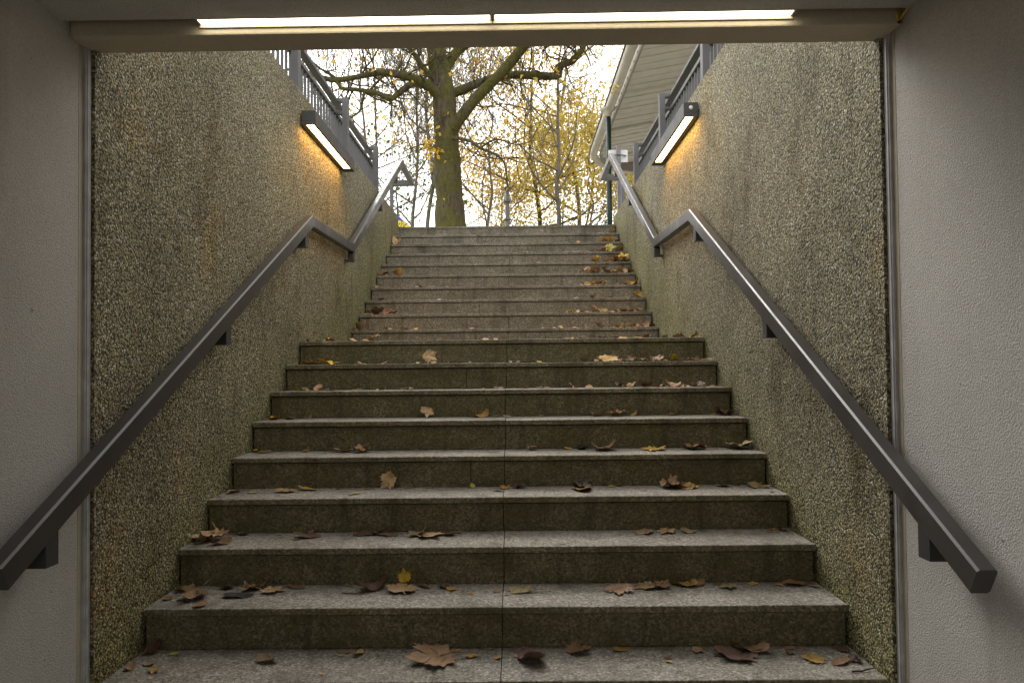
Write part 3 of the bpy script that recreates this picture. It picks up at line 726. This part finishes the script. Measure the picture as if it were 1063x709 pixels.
LEAVES = [
    (0, -1.499, 0.125, 0.054, 'C', 'brown'), (0, -1.394, 0.161, 0.047, 'F', 'brown'), (0, -1.341, 0.095, 0.058, 'C', 'ochre'), (0, -1.492, 0.288, 0.037, 'F', 'brown'),
    (0, -1.53, 0.288, 0.057, 'K', 'brown'), (0, -1.343, 0.269, 0.037, 'F', 'lime'), (0, -1.437, 0.288, 0.082, 'U', 'darkbrown'), (0, -0.923, 0.183, 0.079, 'C', 'brown'),
    (0, -0.563, 0.246, 0.057, 'C', 'tan'), (0, -0.614, 0.278, 0.037, 'F', 'brown'), (0, -0.244, 0.272, 0.269, 'M', 'brown'), (0, -0.092, 0.219, 0.052, 'C', 'yellow'),
    (0, 0.016, 0.207, 0.04, 'F', 'tan'), (0, 0.151, 0.276, 0.171, 'C', 'plum'), (0, 0.122, 0.226, 0.08, 'E', 'tan'), (0, 0.355, 0.288, 0.106, 'C', 'brown'),
    (0, 0.536, 0.288, 0.082, 'E', 'ochre'), (0, 0.849, 0.264, 0.061, 'F', 'tan'), (0, 0.944, 0.288, 0.082, 'C', 'brown'), (0, 0.991, 0.232, 0.185, 'M', 'plum'),
    (0, 1.065, 0.288, 0.123, 'C', 'brown'), (0, 1.182, 0.28, 0.029, 'F', 'orange'), (0, 1.238, 0.288, 0.045, 'F', 'tan'), (0, 1.219, 0.238, 0.044, 'K', 'brown'),
    (0, 1.294, 0.288, 0.033, 'F', 'tan'), (0, 1.293, 0.169, 0.118, 'M', 'ochre'), (0, 1.387, 0.139, 0.078, 'E', 'russet'), (0, 1.468, 0.156, 0.07, 'K', 'plum'),
    (0, 1.495, 0.264, 0.065, 'F', 'plum'), (0, 1.443, 0.056, 0.106, 'T', 'black'), (1, -1.508, 0.124, 0.052, 'F', 'brown'), (1, -1.477, 0.288, 0.099, 'C', 'tan'),
    (1, -1.342, 0.12, 0.155, 'K', 'brown'), (1, -1.271, 0.03, 0.083, 'F', 'brown'), (1, -1.251, 0.288, 0.072, 'K', 'darkbrown'), (1, -1.154, 0.157, 0.122, 'E', 'black'),
    (1, -1.131, 0.27, 0.099, 'K', 'tan'), (1, -1.021, 0.224, 0.142, 'M', 'tan'), (1, -1.104, 0.288, 0.117, 'C', 'brown'), (1, -0.932, 0.288, 0.099, 'E', 'brown'),
    (1, -0.637, 0.173, 0.105, 'T', 'darkbrown'), (1, -0.565, 0.288, 0.154, 'C', 'darkbrown'), (1, -0.426, 0.288, 0.172, 'M', 'tan'), (1, -0.424, 0.288, 0.081, 'U', 'yellow'),
    (1, -0.333, 0.288, 0.081, 'C', 'brown'), (1, -0.241, 0.288, 0.072, 'C', 'plum'), (1, -0.208, 0.233, 0.053, 'F', 'ochre'), (1, -0.107, 0.174, 0.031, 'F', 'brown'),
    (1, 0.009, 0.2, 0.04, 'F', 'tan'), (1, 0.114, 0.211, 0.132, 'M', 'khaki'), (1, 0.201, 0.181, 0.114, 'T', 'khaki'), (1, 0.562, 0.288, 0.163, 'M', 'rosy'),
    (1, 0.692, 0.288, 0.136, 'M', 'tan'), (1, 0.76, 0.288, 0.099, 'C', 'brown'), (1, 0.869, 0.281, 0.108, 'C', 'ochre'), (1, 0.931, 0.288, 0.081, 'C', 'russet'),
    (1, 1.031, 0.288, 0.036, 'F', 'brown'), (1, 1.064, 0.232, 0.089, 'M', 'khaki'), (1, 1.193, 0.288, 0.059, 'M', 'ochre'), (1, 1.386, 0.288, 0.108, 'E', 'russet'),
    (1, 1.508, 0.236, 0.04, 'F', 'orange'), (1, 1.465, 0.281, 0.036, 'F', 'brown'), (2, -1.433, 0.162, 0.181, 'K', 'tan'), (2, -1.455, 0.104, 0.075, 'C', 'brown'),
    (2, -1.337, 0.081, 0.093, 'C', 'russet'), (2, -1.321, 0.288, 0.049, 'F', 'brown'), (2, -1.294, 0.288, 0.059, 'K', 'darkbrown'), (2, -0.953, 0.207, 0.135, 'E', 'darkbrown'),
    (2, -0.964, 0.288, 0.069, 'C', 'brown'), (2, -0.653, 0.288, 0.168, 'C', 'darkbrown'), (2, -0.566, 0.256, 0.127, 'E', 'darkbrown'), (2, -0.335, 0.248, 0.205, 'M', 'tan'),
    (2, -0.397, 0.288, 0.109, 'C', 'khaki'), (2, -0.206, 0.286, 0.049, 'F', 'brown'), (2, -0.263, 0.267, 0.108, 'E', 'darkbrown'), (2, 0.739, 0.288, 0.129, 'M', 'rosy'),
    (2, 0.854, 0.288, 0.129, 'M', 'tan'), (2, 0.967, 0.288, 0.099, 'C', 'khaki'), (2, 1.408, 0.288, 0.04, 'F', 'russet'), (2, 1.386, 0.23, 0.068, 'T', 'russet'),
    (2, 1.532, 0.288, 0.069, 'K', 'darkbrown'), (2, -1.509, 0.288, 0.049, 'F', 'brown'), (2, 1.205, 0.236, 0.039, 'F', 'brown'), (3, -1.543, 0.185, 0.084, 'C', 'brown'),
    (3, -1.48, 0.212, 0.095, 'M', 'khaki'), (3, -1.484, 0.288, 0.054, 'F', 'brown'), (3, -1.329, 0.174, 0.047, 'F', 'tan'), (3, -1.158, 0.288, 0.161, 'M', 'tan'),
    (3, -1.048, 0.252, 0.128, 'E', 'ochre'), (3, -0.891, 0.288, 0.043, 'F', 'brown'), (3, -0.761, 0.116, 0.093, 'E', 'khaki'), (3, -0.712, 0.288, 0.043, 'F', 'brown'),
    (3, -0.61, 0.288, 0.129, 'U', 'tan'), (3, -0.493, 0.288, 0.048, 'F', 'russet'), (3, -0.143, 0.288, 0.043, 'U', 'lime'), (3, 0.036, 0.288, 0.097, 'C', 'orange'),
    (3, 0.002, 0.167, 0.073, 'E', 'khaki'), (3, 0.117, 0.287, 0.086, 'C', 'darkbrown'), (3, 0.456, 0.288, 0.118, 'K', 'grey'), (3, 0.457, 0.288, 0.183, 'E', 'brown'),
    (3, 0.363, 0.288, 0.043, 'F', 'tan'), (3, 0.63, 0.288, 0.048, 'F', 'ochre'), (3, 0.666, 0.288, 0.038, 'F', 'darkbrown'), (3, 0.956, 0.288, 0.172, 'K', 'brown'),
    (3, 1.03, 0.288, 0.161, 'M', 'ochre'), (3, 1.238, 0.288, 0.097, 'M', 'khaki'), (3, 1.421, 0.288, 0.172, 'M', 'tan'), (3, 1.434, 0.065, 0.036, 'F', 'russet'),
    (3, 1.325, 0.288, 0.038, 'F', 'khaki'), (3, 1.542, 0.288, 0.032, 'F', 'darkbrown'), (4, -1.549, 0.288, 0.058, 'F', 'plum'), (4, -1.523, 0.288, 0.07, 'E', 'yellow'),
    (4, -1.393, 0.284, 0.127, 'M', 'brown'), (4, -1.155, 0.288, 0.07, 'F', 'brown'), (4, -0.931, 0.288, 0.151, 'M', 'tan'), (4, -0.816, 0.288, 0.128, 'K', 'brown'),
    (4, -0.674, 0.288, 0.081, 'T', 'darkbrown'), (4, -0.084, 0.288, 0.035, 'F', 'yellow'), (4, 0.109, 0.288, 0.046, 'F', 'khaki'), (4, 0.2, 0.288, 0.081, 'K', 'brown'),
    (4, 0.354, 0.288, 0.029, 'F', 'black'), (4, 0.408, 0.288, 0.07, 'F', 'ochre'), (4, 0.497, 0.288, 0.081, 'C', 'black'), (4, 0.622, 0.288, 0.162, 'C', 'brown'),
    (4, 0.905, 0.288, 0.174, 'M', 'ochre'), (4, 1.151, 0.288, 0.162, 'K', 'brown'), (4, 1.489, 0.288, 0.186, 'K', 'khaki'), (4, 1.356, 0.288, 0.07, 'E', 'russet'),
    (5, -1.557, 0.211, 0.049, 'K', 'plum'), (5, -1.505, 0.288, 0.112, 'C', 'yellow'), (5, -1.348, 0.27, 0.112, 'E', 'ochre'), (5, -1.234, 0.288, 0.062, 'C', 'tan'),
    (5, -1.396, 0.288, 0.037, 'F', 'russet'), (5, -0.47, 0.288, 0.112, 'U', 'tan'), (5, -0.138, 0.288, 0.137, 'C', 'orange'), (5, -0.023, 0.288, 0.075, 'F', 'brown'),
    (5, 0.046, 0.288, 0.062, 'F', 'tan'), (5, 0.264, 0.288, 0.044, 'F', 'brown'), (5, 0.626, 0.288, 0.1, 'C', 'brown'), (5, 0.747, 0.288, 0.149, 'K', 'brown'),
    (5, 0.85, 0.288, 0.075, 'C', 'ochre'), (5, 0.928, 0.288, 0.087, 'F', 'russet'), (5, 1.109, 0.288, 0.075, 'K', 'brown'), (5, 1.367, 0.288, 0.05, 'F', 'ochre'),
    (5, 1.57, 0.288, 0.149, 'K', 'darkbrown'), (5, 1.213, 0.288, 0.044, 'F', 'tan'), (6, -1.414, 0.067, 0.064, 'K', 'brown'), (6, -1.341, 0.057, 0.089, 'C', 'yellow'),
    (6, -1.289, 0.078, 0.057, 'K', 'brown'), (6, -1.201, 0.061, 0.089, 'C', 'russet'), (6, -1.104, 0.055, 0.076, 'F', 'tan'), (6, -0.937, 0.078, 0.051, 'F', 'russet'),
    (6, -0.79, 0.114, 0.058, 'F', 'brown'), (6, -0.615, 0.106, 0.058, 'K', 'tan'), (6, -0.441, 0.104, 0.045, 'F', 'brown'), (6, 0.168, 0.066, 0.064, 'F', 'tan'),
    (6, 0.276, 0.088, 0.045, 'F', 'ochre'), (6, 0.453, 0.069, 0.089, 'C', 'russet'), (6, 0.592, 0.062, 0.057, 'F', 'brown'), (6, 0.769, 0.057, 0.089, 'K', 'darkbrown'),
    (6, 0.947, 0.065, 0.127, 'K', 'brown'), (6, 1.142, 0.115, 0.116, 'C', 'brown'), (6, 1.306, 0.108, 0.103, 'K', 'darkbrown'), (6, 1.446, 0.106, 0.045, 'F', 'brown'),
    (6, 0.872, 0.106, 0.077, 'K', 'brown'), (6, 1.036, 0.064, 0.076, 'K', 'russet'), (6, 1.208, 0.072, 0.064, 'K', 'tan'), (7, -1.46, 0.094, 0.055, 'K', 'brown'),
    (7, -1.37, 0.101, 0.109, 'C', 'ochre'), (7, -1.255, 0.11, 0.15, 'C', 'yellow'), (7, -1.153, 0.112, 0.055, 'F', 'russet'), (7, -0.983, 0.056, 0.061, 'F', 'tan'),
    (7, -0.82, 0.092, 0.068, 'F', 'brown'), (7, -0.506, 0.097, 0.123, 'U', 'tan'), (7, -0.341, 0.085, 0.109, 'F', 'tan'), (7, 0.17, 0.062, 0.041, 'F', 'brown'),
    (7, 0.272, 0.083, 0.054, 'F', 'ochre'), (7, 0.582, 0.056, 0.081, 'F', 'brown'), (7, 0.758, 0.115, 0.192, 'M', 'ochre'), (7, 0.921, 0.111, 0.082, 'K', 'brown'),
    (7, 1.094, 0.088, 0.123, 'K', 'brown'), (7, 1.219, 0.071, 0.109, 'C', 'yellow'), (7, 1.378, 0.114, 0.068, 'K', 'tan'), (7, 1.46, 0.09, 0.048, 'F', 'ochre'),
    (7, 0.655, 0.112, 0.068, 'K', 'tan'), (7, 0.839, 0.109, 0.062, 'K', 'russet'), (7, 1.005, 0.086, 0.068, 'K', 'tan'), (7, 1.301, 0.079, 0.061, 'K', 'ochre'),
    (7, -1.415, 0.092, 0.068, 'K', 'brown'), (7, -1.309, 0.08, 0.082, 'K', 'ochre'), (8, -1.46, 0.061, 0.086, 'K', 'darkbrown'), (8, -1.278, 0.071, 0.108, 'C', 'ochre'),
    (8, -1.127, 0.107, 0.065, 'F', 'tan'), (8, -0.956, 0.053, 0.101, 'K', 'tan'), (8, -0.869, 0.053, 0.05, 'F', 'brown'), (8, -0.477, 0.094, 0.043, 'F', 'brown'),
    (8, 0.428, 0.07, 0.065, 'F', 'ochre'), (8, 0.588, 0.087, 0.051, 'F', 'tan'), (8, 0.754, 0.083, 0.065, 'F', 'russet'), (8, 0.932, 0.074, 0.058, 'F', 'ochre'),
    (8, 1.331, 0.12, 0.116, 'K', 'tan'), (8, 1.44, 0.064, 0.101, 'K', 'yellow'), (8, 0.861, 0.079, 0.058, 'K', 'brown'), (8, 1.089, 0.064, 0.072, 'K', 'russet'),
    (8, 1.224, 0.094, 0.058, 'K', 'tan'), (8, -1.38, 0.069, 0.058, 'K', 'russet'), (9, -1.448, 0.075, 0.133, 'C', 'tan'), (9, -1.32, 0.102, 0.076, 'F', 'ochre'),
    (9, -1.161, 0.072, 0.085, 'F', 'brown'), (9, -0.993, 0.089, 0.076, 'F', 'ochre'), (9, -0.881, 0.113, 0.057, 'F', 'brown'), (9, 0.377, 0.057, 0.057, 'F', 'tan'),
    (9, 0.547, 0.054, 0.085, 'F', 'ochre'), (9, 0.926, 0.066, 0.085, 'K', 'brown'), (9, 1.102, 0.104, 0.086, 'F', 'ochre'), (9, 1.242, 0.093, 0.076, 'C', 'tan'),
    (9, 1.399, 0.067, 0.114, 'C', 'brown'), (9, 1.46, 0.073, 0.066, 'F', 'brown'), (9, 1.171, 0.062, 0.076, 'K', 'ochre'), (9, 1.288, 0.082, 0.076, 'K', 'russet'),
    (9, 0.812, 0.053, 0.076, 'C', 'tan'), (10, -1.403, 0.099, 0.139, 'K', 'brown'), (10, -1.326, 0.113, 0.139, 'K', 'darkbrown'), (10, -1.196, 0.117, 0.159, 'C', 'russet'),
    (10, -0.874, 0.101, 0.07, 'F', 'russet'), (10, 0.671, 0.117, 0.08, 'K', 'ochre'), (10, 0.784, 0.051, 0.069, 'F', 'tan'), (10, 0.924, 0.07, 0.139, 'C', 'tan'),
    (10, 1.029, 0.118, 0.08, 'U', 'ochre'), (10, 1.226, 0.104, 0.099, 'C', 'ochre'), (10, 1.38, 0.079, 0.119, 'C', 'tan'), (10, 1.46, 0.116, 0.09, 'F', 'brown'),
    (10, 0.748, 0.093, 0.089, 'K', 'tan'), (10, 1.147, 0.107, 0.08, 'K', 'russet'), (10, 1.29, 0.071, 0.099, 'K', 'tan'), (11, -1.336, 0.063, 0.083, 'F', 'brown'),
    (11, 0.754, 0.081, 0.062, 'F', 'tan'), (11, 0.938, 0.06, 0.124, 'C', 'tan'), (11, 1.125, 0.077, 0.103, 'F', 'ochre'), (11, 1.46, 0.117, 0.125, 'U', 'ochre'),
    (11, 1.46, 0.073, 0.093, 'F', 'orange'), (12, -1.46, 0.051, 0.097, 'C', 'tan'), (12, -0.952, 0.053, 0.075, 'F', 'russet'), (12, -0.705, 0.062, 0.064, 'F', 'brown'),
    (12, 0.955, 0.105, 0.108, 'C', 'ochre'), (12, 1.049, 0.075, 0.097, 'C', 'brown'), (12, 1.241, 0.07, 0.065, 'F', 'russet'), (12, 1.432, 0.057, 0.15, 'C', 'orange'),
    (12, 1.46, 0.119, 0.087, 'K', 'tan'), (12, 1.103, 0.08, 0.086, 'K', 'brown'), (12, 1.337, 0.065, 0.097, 'K', 'russet'), (13, -1.453, 0.054, 0.112, 'K', 'tan'),
    (13, -1.397, 0.054, 0.1, 'K', 'darkbrown'), (13, -1.275, 0.062, 0.156, 'C', 'orange'), (13, 0.943, 0.097, 0.157, 'K', 'tan'), (13, 1.04, 0.06, 0.134, 'K', 'brown'),
    (13, 1.139, 0.053, 0.145, 'K', 'rosy'), (13, 1.232, 0.084, 0.101, 'K', 'tan'), (13, 1.319, 0.067, 0.134, 'K', 'ochre'), (13, 1.405, 0.12, 0.112, 'U', 'brown'),
    (13, 1.452, 0.059, 0.134, 'K', 'brown'), (13, 0.987, 0.087, 0.101, 'K', 'brown'), (13, 1.19, 0.104, 0.112, 'K', 'orange'), (13, 1.366, 0.079, 0.112, 'K', 'tan'),
    (13, 1.46, 0.119, 0.101, 'K', 'russet'), (13, 1.288, 0.083, 0.101, 'K', 'russet'), (14, -1.236, 0.067, 0.07, 'F', 'brown'), (14, 1.089, 0.079, 0.128, 'K', 'ochre'),
    (14, 1.248, 0.053, 0.104, 'C', 'brown'), (14, 1.321, 0.079, 0.139, 'K', 'brown'), (14, 1.412, 0.067, 0.128, 'K', 'russet'), (14, 1.46, 0.112, 0.187, 'U', 'yellow'),
    (14, 1.209, 0.108, 0.105, 'K', 'tan'), (14, 1.368, 0.085, 0.116, 'K', 'tan'), (14, 1.46, 0.052, 0.104, 'K', 'brown'), (14, 1.285, 0.068, 0.093, 'K', 'orange'),
    (15, -1.369, 0.067, 0.072, 'F', 'tan'), (15, 1.075, 0.065, 0.096, 'C', 'tan'), (15, 1.208, 0.066, 0.156, 'C', 'brown'), (15, 1.298, 0.111, 0.169, 'U', 'lime'),
    (15, 1.387, 0.06, 0.156, 'C', 'orange'), (15, 1.46, 0.054, 0.108, 'C', 'yellow'), (15, 1.141, 0.115, 0.097, 'K', 'tan'), (15, 1.259, 0.09, 0.096, 'K', 'ochre'),
    (15, 1.347, 0.119, 0.097, 'K', 'orange'), (15, 1.425, 0.078, 0.096, 'K', 'brown'), (16, -1.46, 0.113, 0.163, 'C', 'tan'), (16, 1.288, 0.096, 0.187, 'C', 'orange'),
    (16, 1.451, 0.105, 0.088, 'F', 'brown'), (16, 1.239, 0.102, 0.1, 'K', 'brown'), (16, 1.336, 0.085, 0.087, 'K', 'tan'), (17, 0.423, 0.057, 0.064, 'F', 'brown'),
    (17, 1.401, 0.065, 0.09, 'F', 'tan'),
]

# ------------------------------------------------------------------ fallen leaves, each one a thing
MAPLE = [(0, -.42), (.10, -.36), (.26, -.42), (.30, -.30), (.46, -.26), (.36, -.14), (.52, .02), (.40, .06), (.50, .24), (.34, .20), (.30, .32), (.18, .20), (.16, .36), (.08, .44), (0, .60)]
MAPLE = MAPLE + [(-x, y) for x, y in MAPLE[-2:0:-1]]
OVAL = [(math.sin(t)*.27*(1-.15*math.cos(t)), -math.cos(t)*.55) for t in [i*2*math.pi/20 for i in range(20)]]
def leaf_bm(kind, size, rng, tall=.42):
    bm = bmesh.new()
    if kind == 'T':
        pts = [Vector((-.5+i*.2, rng.uniform(-.06, .06), .03+rng.uniform(0, .05)))*size for i in range(6)]
        tube(bm, pts, [size*.035*(1-.1*i) for i in range(6)], 6); return bm
    out = MAPLE if kind in 'MUK' or (kind == 'C' and rng.random() < .35) else OVAL
    if kind == 'F':
        k = rng.randint(6, 9); out = [(math.cos(6.283*i/k)*rng.uniform(.3, .6), math.sin(6.283*i/k)*rng.uniform(.2, .5)) for i in range(k)]
    dense = []
    for i, a in enumerate(out):
        b = out[(i+1) % len(out)]; dense.append(a)
        dense.append(((a[0]+b[0])/2*rng.uniform(.95, 1.06), (a[1]+b[1])/2*rng.uniform(.95, 1.06)))
    out = [(x*rng.uniform(.93, 1.07), y*rng.uniform(.95, 1.05)) for x, y in dense]
    amt = {'M': .2, 'E': .2, 'C': .95 if tall < .5 else 1.4, 'K': .8 if tall < .5 else 1.4, 'U': .4, 'F': .3}[kind]
    ax = rng.uniform(0, 6.28); ph = rng.uniform(0, 9)
    cx_ = rng.uniform(.7, 1.3)*amt; cy_ = rng.uniform(.2, .8)*amt*(.5 if kind == 'C' else 1)
    def shape(x, y):
        u = x*math.cos(ax)+y*math.sin(ax); v = -x*math.sin(ax)+y*math.cos(ax)
        if kind in 'CK':
            k = 2.2*cx_; k = max(.6, k); u2 = math.sin(u*k)/k; z = (1-math.cos(u*k))/k; 
            k2 = max(.3, 1.4*cy_); v2 = math.sin(v*k2)/k2; z += (1-math.cos(v*k2))/k2
        else:
            u2, v2 = u, v; z = .6*cx_*u*u + .6*cy_*v*v
        nn = noise.noise(Vector((x*3+ph, y*3, ph)))*(.10 if kind != 'K' else .22)*min(1, .5+amt) + abs(x)*.05
        return Vector((u2, v2, z+nn))
    rings = [[bm.verts.new(shape(x*f, y*f)) for x, y in out] for f in (1, .72, .42, .16)]
    c = bm.verts.new(shape(0, 0)); n = len(out)
    for a, b in zip(rings, rings[1:]):
        for i in range(n): bm.faces.new((a[i], a[(i+1) % n], b[(i+1) % n], b[i]))
    for i in range(n): bm.faces.new((rings[-1][i], rings[-1][(i+1) % n], c))
    if kind in 'MKCU':
        a = shape(0, -.38); b = shape(0, -.55) + Vector((rng.uniform(-.15, .15), -.25, .05))
        tube(bm, [shape(0, -.15)+Vector((0, 0, .01)), a, (a+b)/2, b], .014, 5, cap=False)
    for f in bm.faces: f.smooth = True
    xs = [v.co.x for v in bm.verts]; ys = [v.co.y for v in bm.verts]
    w = max(max(xs)-min(xs), (max(ys)-min(ys))*.8)
    zs = [v.co.z for v in bm.verts]; zl = max(zs)-min(zs); q = min(1, tall*w/zl) if zl > 0 else 1
    if kind == 'U': q = 1
    size *= .92
    for v in bm.verts: v.co = Vector((v.co.x, v.co.y, v.co.z*q))*(size/w)
    return bm
FORM = {'M': 'maple leaf lying open', 'E': 'oval leaf lying flat', 'C': 'curled dry leaf', 'K': 'crumpled dry leaf', 'U': 'leaf standing on edge', 'F': 'leaf scrap', 'T': 'thin twig'}
ORD = ['zeroth', 'first', 'second', 'third', 'fourth', 'fifth', 'sixth', 'seventh', 'eighth', 'ninth', 'tenth', 'eleventh', 'twelfth', 'thirteenth', 'fourteenth', 'fifteenth', 'sixteenth', 'seventeenth', 'eighteenth', 'nineteenth', 'twentieth']
def ordn(i):
    if i <= 20: return ORD[i]
    return {2: 'twenty ', 3: 'thirty '}[i//10] + ORD[i % 10] if i % 10 else {3: 'thirtieth', 4: 'fortieth'}[i//10]
CW = {'darkbrown': 'dark brown', 'plum': 'dark purplish', 'rosy': 'pinkish brown', 'ochre': 'ochre yellow', 'lime': 'yellow green'}
per = {}
for L in LEAVES: per.setdefault(L[0], []).append(L)
for n, ls in sorted(per.items()):
    ls.sort(key=lambda L: L[1])
    where = ('lowest step' if n == 0 else 'landing' if n == 8 else '%s step up' % ordn(n+1) if n < 8 else '%s upper flight step' % ordn(n-8))
    for i, (n_, x, yo, sz, kind, colr) in enumerate(ls):
        rng = random.Random(n*1000+i*17+5)
        bm = leaf_bm(kind, sz, rng, .75 if n >= 9 else .42)
        if kind == 'U': rot = (R(rng.uniform(40, 68)), rng.uniform(-.4, .4), rng.uniform(-.5, .5))
        elif kind == 'T': rot = (0, 0, rng.uniform(-.35, .35))
        elif n >= 9: rot = (R(rng.uniform(8, 42)), R(rng.uniform(-15, 15)), rng.uniform(0, 6.28))
        elif n >= 6: rot = (R(rng.uniform(2, 24)), R(rng.uniform(-15, 15)), rng.uniform(0, 6.28))
        else: rot = (R(rng.uniform(-7, 9)), R(rng.uniform(-8, 8)), rng.uniform(0, 6.28))
        x = max(-HW+.03+sz*.3, min(HW-.03-sz*.3, x))
        m = Matrix.Translation((0, 0, 0)) @ __import__('mathutils').Euler(rot).to_matrix().to_4x4()
        for v in bm.verts: v.co = m @ v.co
        zmin = min(v.co.z for v in bm.verts); 
        for v in bm.verts: v.co.z -= zmin
        ymax = max(v.co.y for v in bm.verts); depth = edge(n+1)-edge(n)
        yy = min(yo, depth-.012-ymax) if n <= 8 or True else yo
        o = obj('twig' if kind == 'T' else 'fallen_leaf', bm, M['leaf_'+colr], None, True, (x, edge(n)+yy, n*RS+.002))
        size = 'tiny ' if sz < .035 else 'large ' if sz > .14 else ''
        side = 'leftmost' if i == 0 else 'rightmost' if i == len(ls)-1 else '%s from the left' % ordn(i+1)
        tag(o, '%s%s %s, %s on %s' % (size, CW.get(colr, colr), FORM[kind], side, where), 'twig' if kind == 'T' else 'leaf', 'litter fallen on the steps')

rng = random.Random(99); crumbs = bmesh.new(); mats = ['brown', 'tan', 'darkbrown', 'russet', 'ochre', 'khaki']
for n in range(0, 18):
    cnt = {0: 26, 1: 24, 2: 22, 3: 22}.get(n, 26 if n < 9 else 22)
    for i in range(cnt):
        d = edge(n+1)-edge(n)
        if n >= 6: yo = rng.uniform(.015, .14)
        else: yo = d - .012 - abs(rng.gauss(0, .035)) if rng.random() < .75 else rng.uniform(.03, d-.03)
        x = rng.choice((-1, 1, 1))*(HW-.02-abs(rng.gauss(0, .45))) if n >= 9 else (rng.uniform(-HW+.02, HW-.02) if rng.random() < .6 else rng.choice((-1, 1))*(HW-.015-abs(rng.gauss(0, .1))))
        x = max(-HW+.02, min(HW-.02, x)); s = rng.uniform(.007, .022)*(1.35 if n >= 6 else 1)
        c = Vector((x, edge(n)+yo, n*RS+.0045)); k = rng.randint(5, 7); a0 = rng.uniform(0, 6); t = rng.uniform(.0, .9)
        vs = []
        for j in range(k):
            a = a0+6.283*j/k; q = Vector((math.cos(a)*s*rng.uniform(.6, 1.2), math.sin(a)*s*.6*rng.uniform(.6, 1.2), 0)); q.z = (q.y*t + s*.3 if n >= 6 else abs(q.x)*t*.6)
            vs.append(crumbs.verts.new(c+q))
        cv = crumbs.verts.new(c+Vector((0, 0, s*.25 if n >= 6 else 0))); mi = rng.randrange(len(mats))
        for j in range(k):
            f = crumbs.faces.new((vs[j], vs[(j+1) % k], cv)); f.material_index = mi
o = obj('leaf_litter', crumbs, [M['leaf_'+m] for m in mats]); struct(o, 'stuff'); o['label'] = 'tiny leaf crumbs gathered along the back of the steps'; o['category'] = 'leaf litter'

# ------------------------------------------------------------------ light
w = bpy.data.worlds.new('World'); scene.world = w; w.use_nodes = True
nt = w.node_tree; nt.nodes.clear()
out = nt.nodes.new('ShaderNodeOutputWorld'); bg = nt.nodes.new('ShaderNodeBackground'); sky = nt.nodes.new('ShaderNodeTexSky')
sky.sky_type = 'NISHITA'; sky.sun_disc = False; sky.sun_elevation = R(SUN_EL); sky.sun_rotation = R(SUN_AZ); sky.dust_density = 4; sky.air_density = 1.0
hs = nt.nodes.new('ShaderNodeHueSaturation'); hs.inputs['Saturation'].default_value = .12
mx = nt.nodes.new('ShaderNodeMix'); mx.data_type = 'RGBA'; mx.inputs[0].default_value = .6; mx.inputs[7].default_value = (CLOUD*1.0, CLOUD*.975, CLOUD*.925, 1)
nt.links.new(sky.outputs[0], hs.inputs['Color']); nt.links.new(hs.outputs[0], mx.inputs[6]); nt.links.new(mx.outputs[2], bg.inputs[0])
bg.inputs[1].default_value = SKY_S; nt.links.new(bg.outputs[0], out.inputs[0])
sl_ = bpy.data.lights.new('sun', 'SUN'); sl_.energy = SUN_S; sl_.angle = R(30); sl_.color = (1, .96, .9)
so = bpy.data.objects.new('sun', sl_); COL.objects.link(so)
az, el = R(SUN_AZ), R(SUN_EL)
dv = Vector((math.sin(az)*math.cos(el), math.cos(az)*math.cos(el), math.sin(el)))
so.rotation_euler = dv.to_track_quat('Z', 'Y').to_euler()
scene.view_settings.view_transform = 'Standard'; scene.view_settings.look = 'None'; scene.view_settings.gamma = 1
scene.view_settings.use_curve_mapping = False; scene.view_settings.exposure = EXPO
scene.render.resolution_x = 1024; scene.render.resolution_y = 682
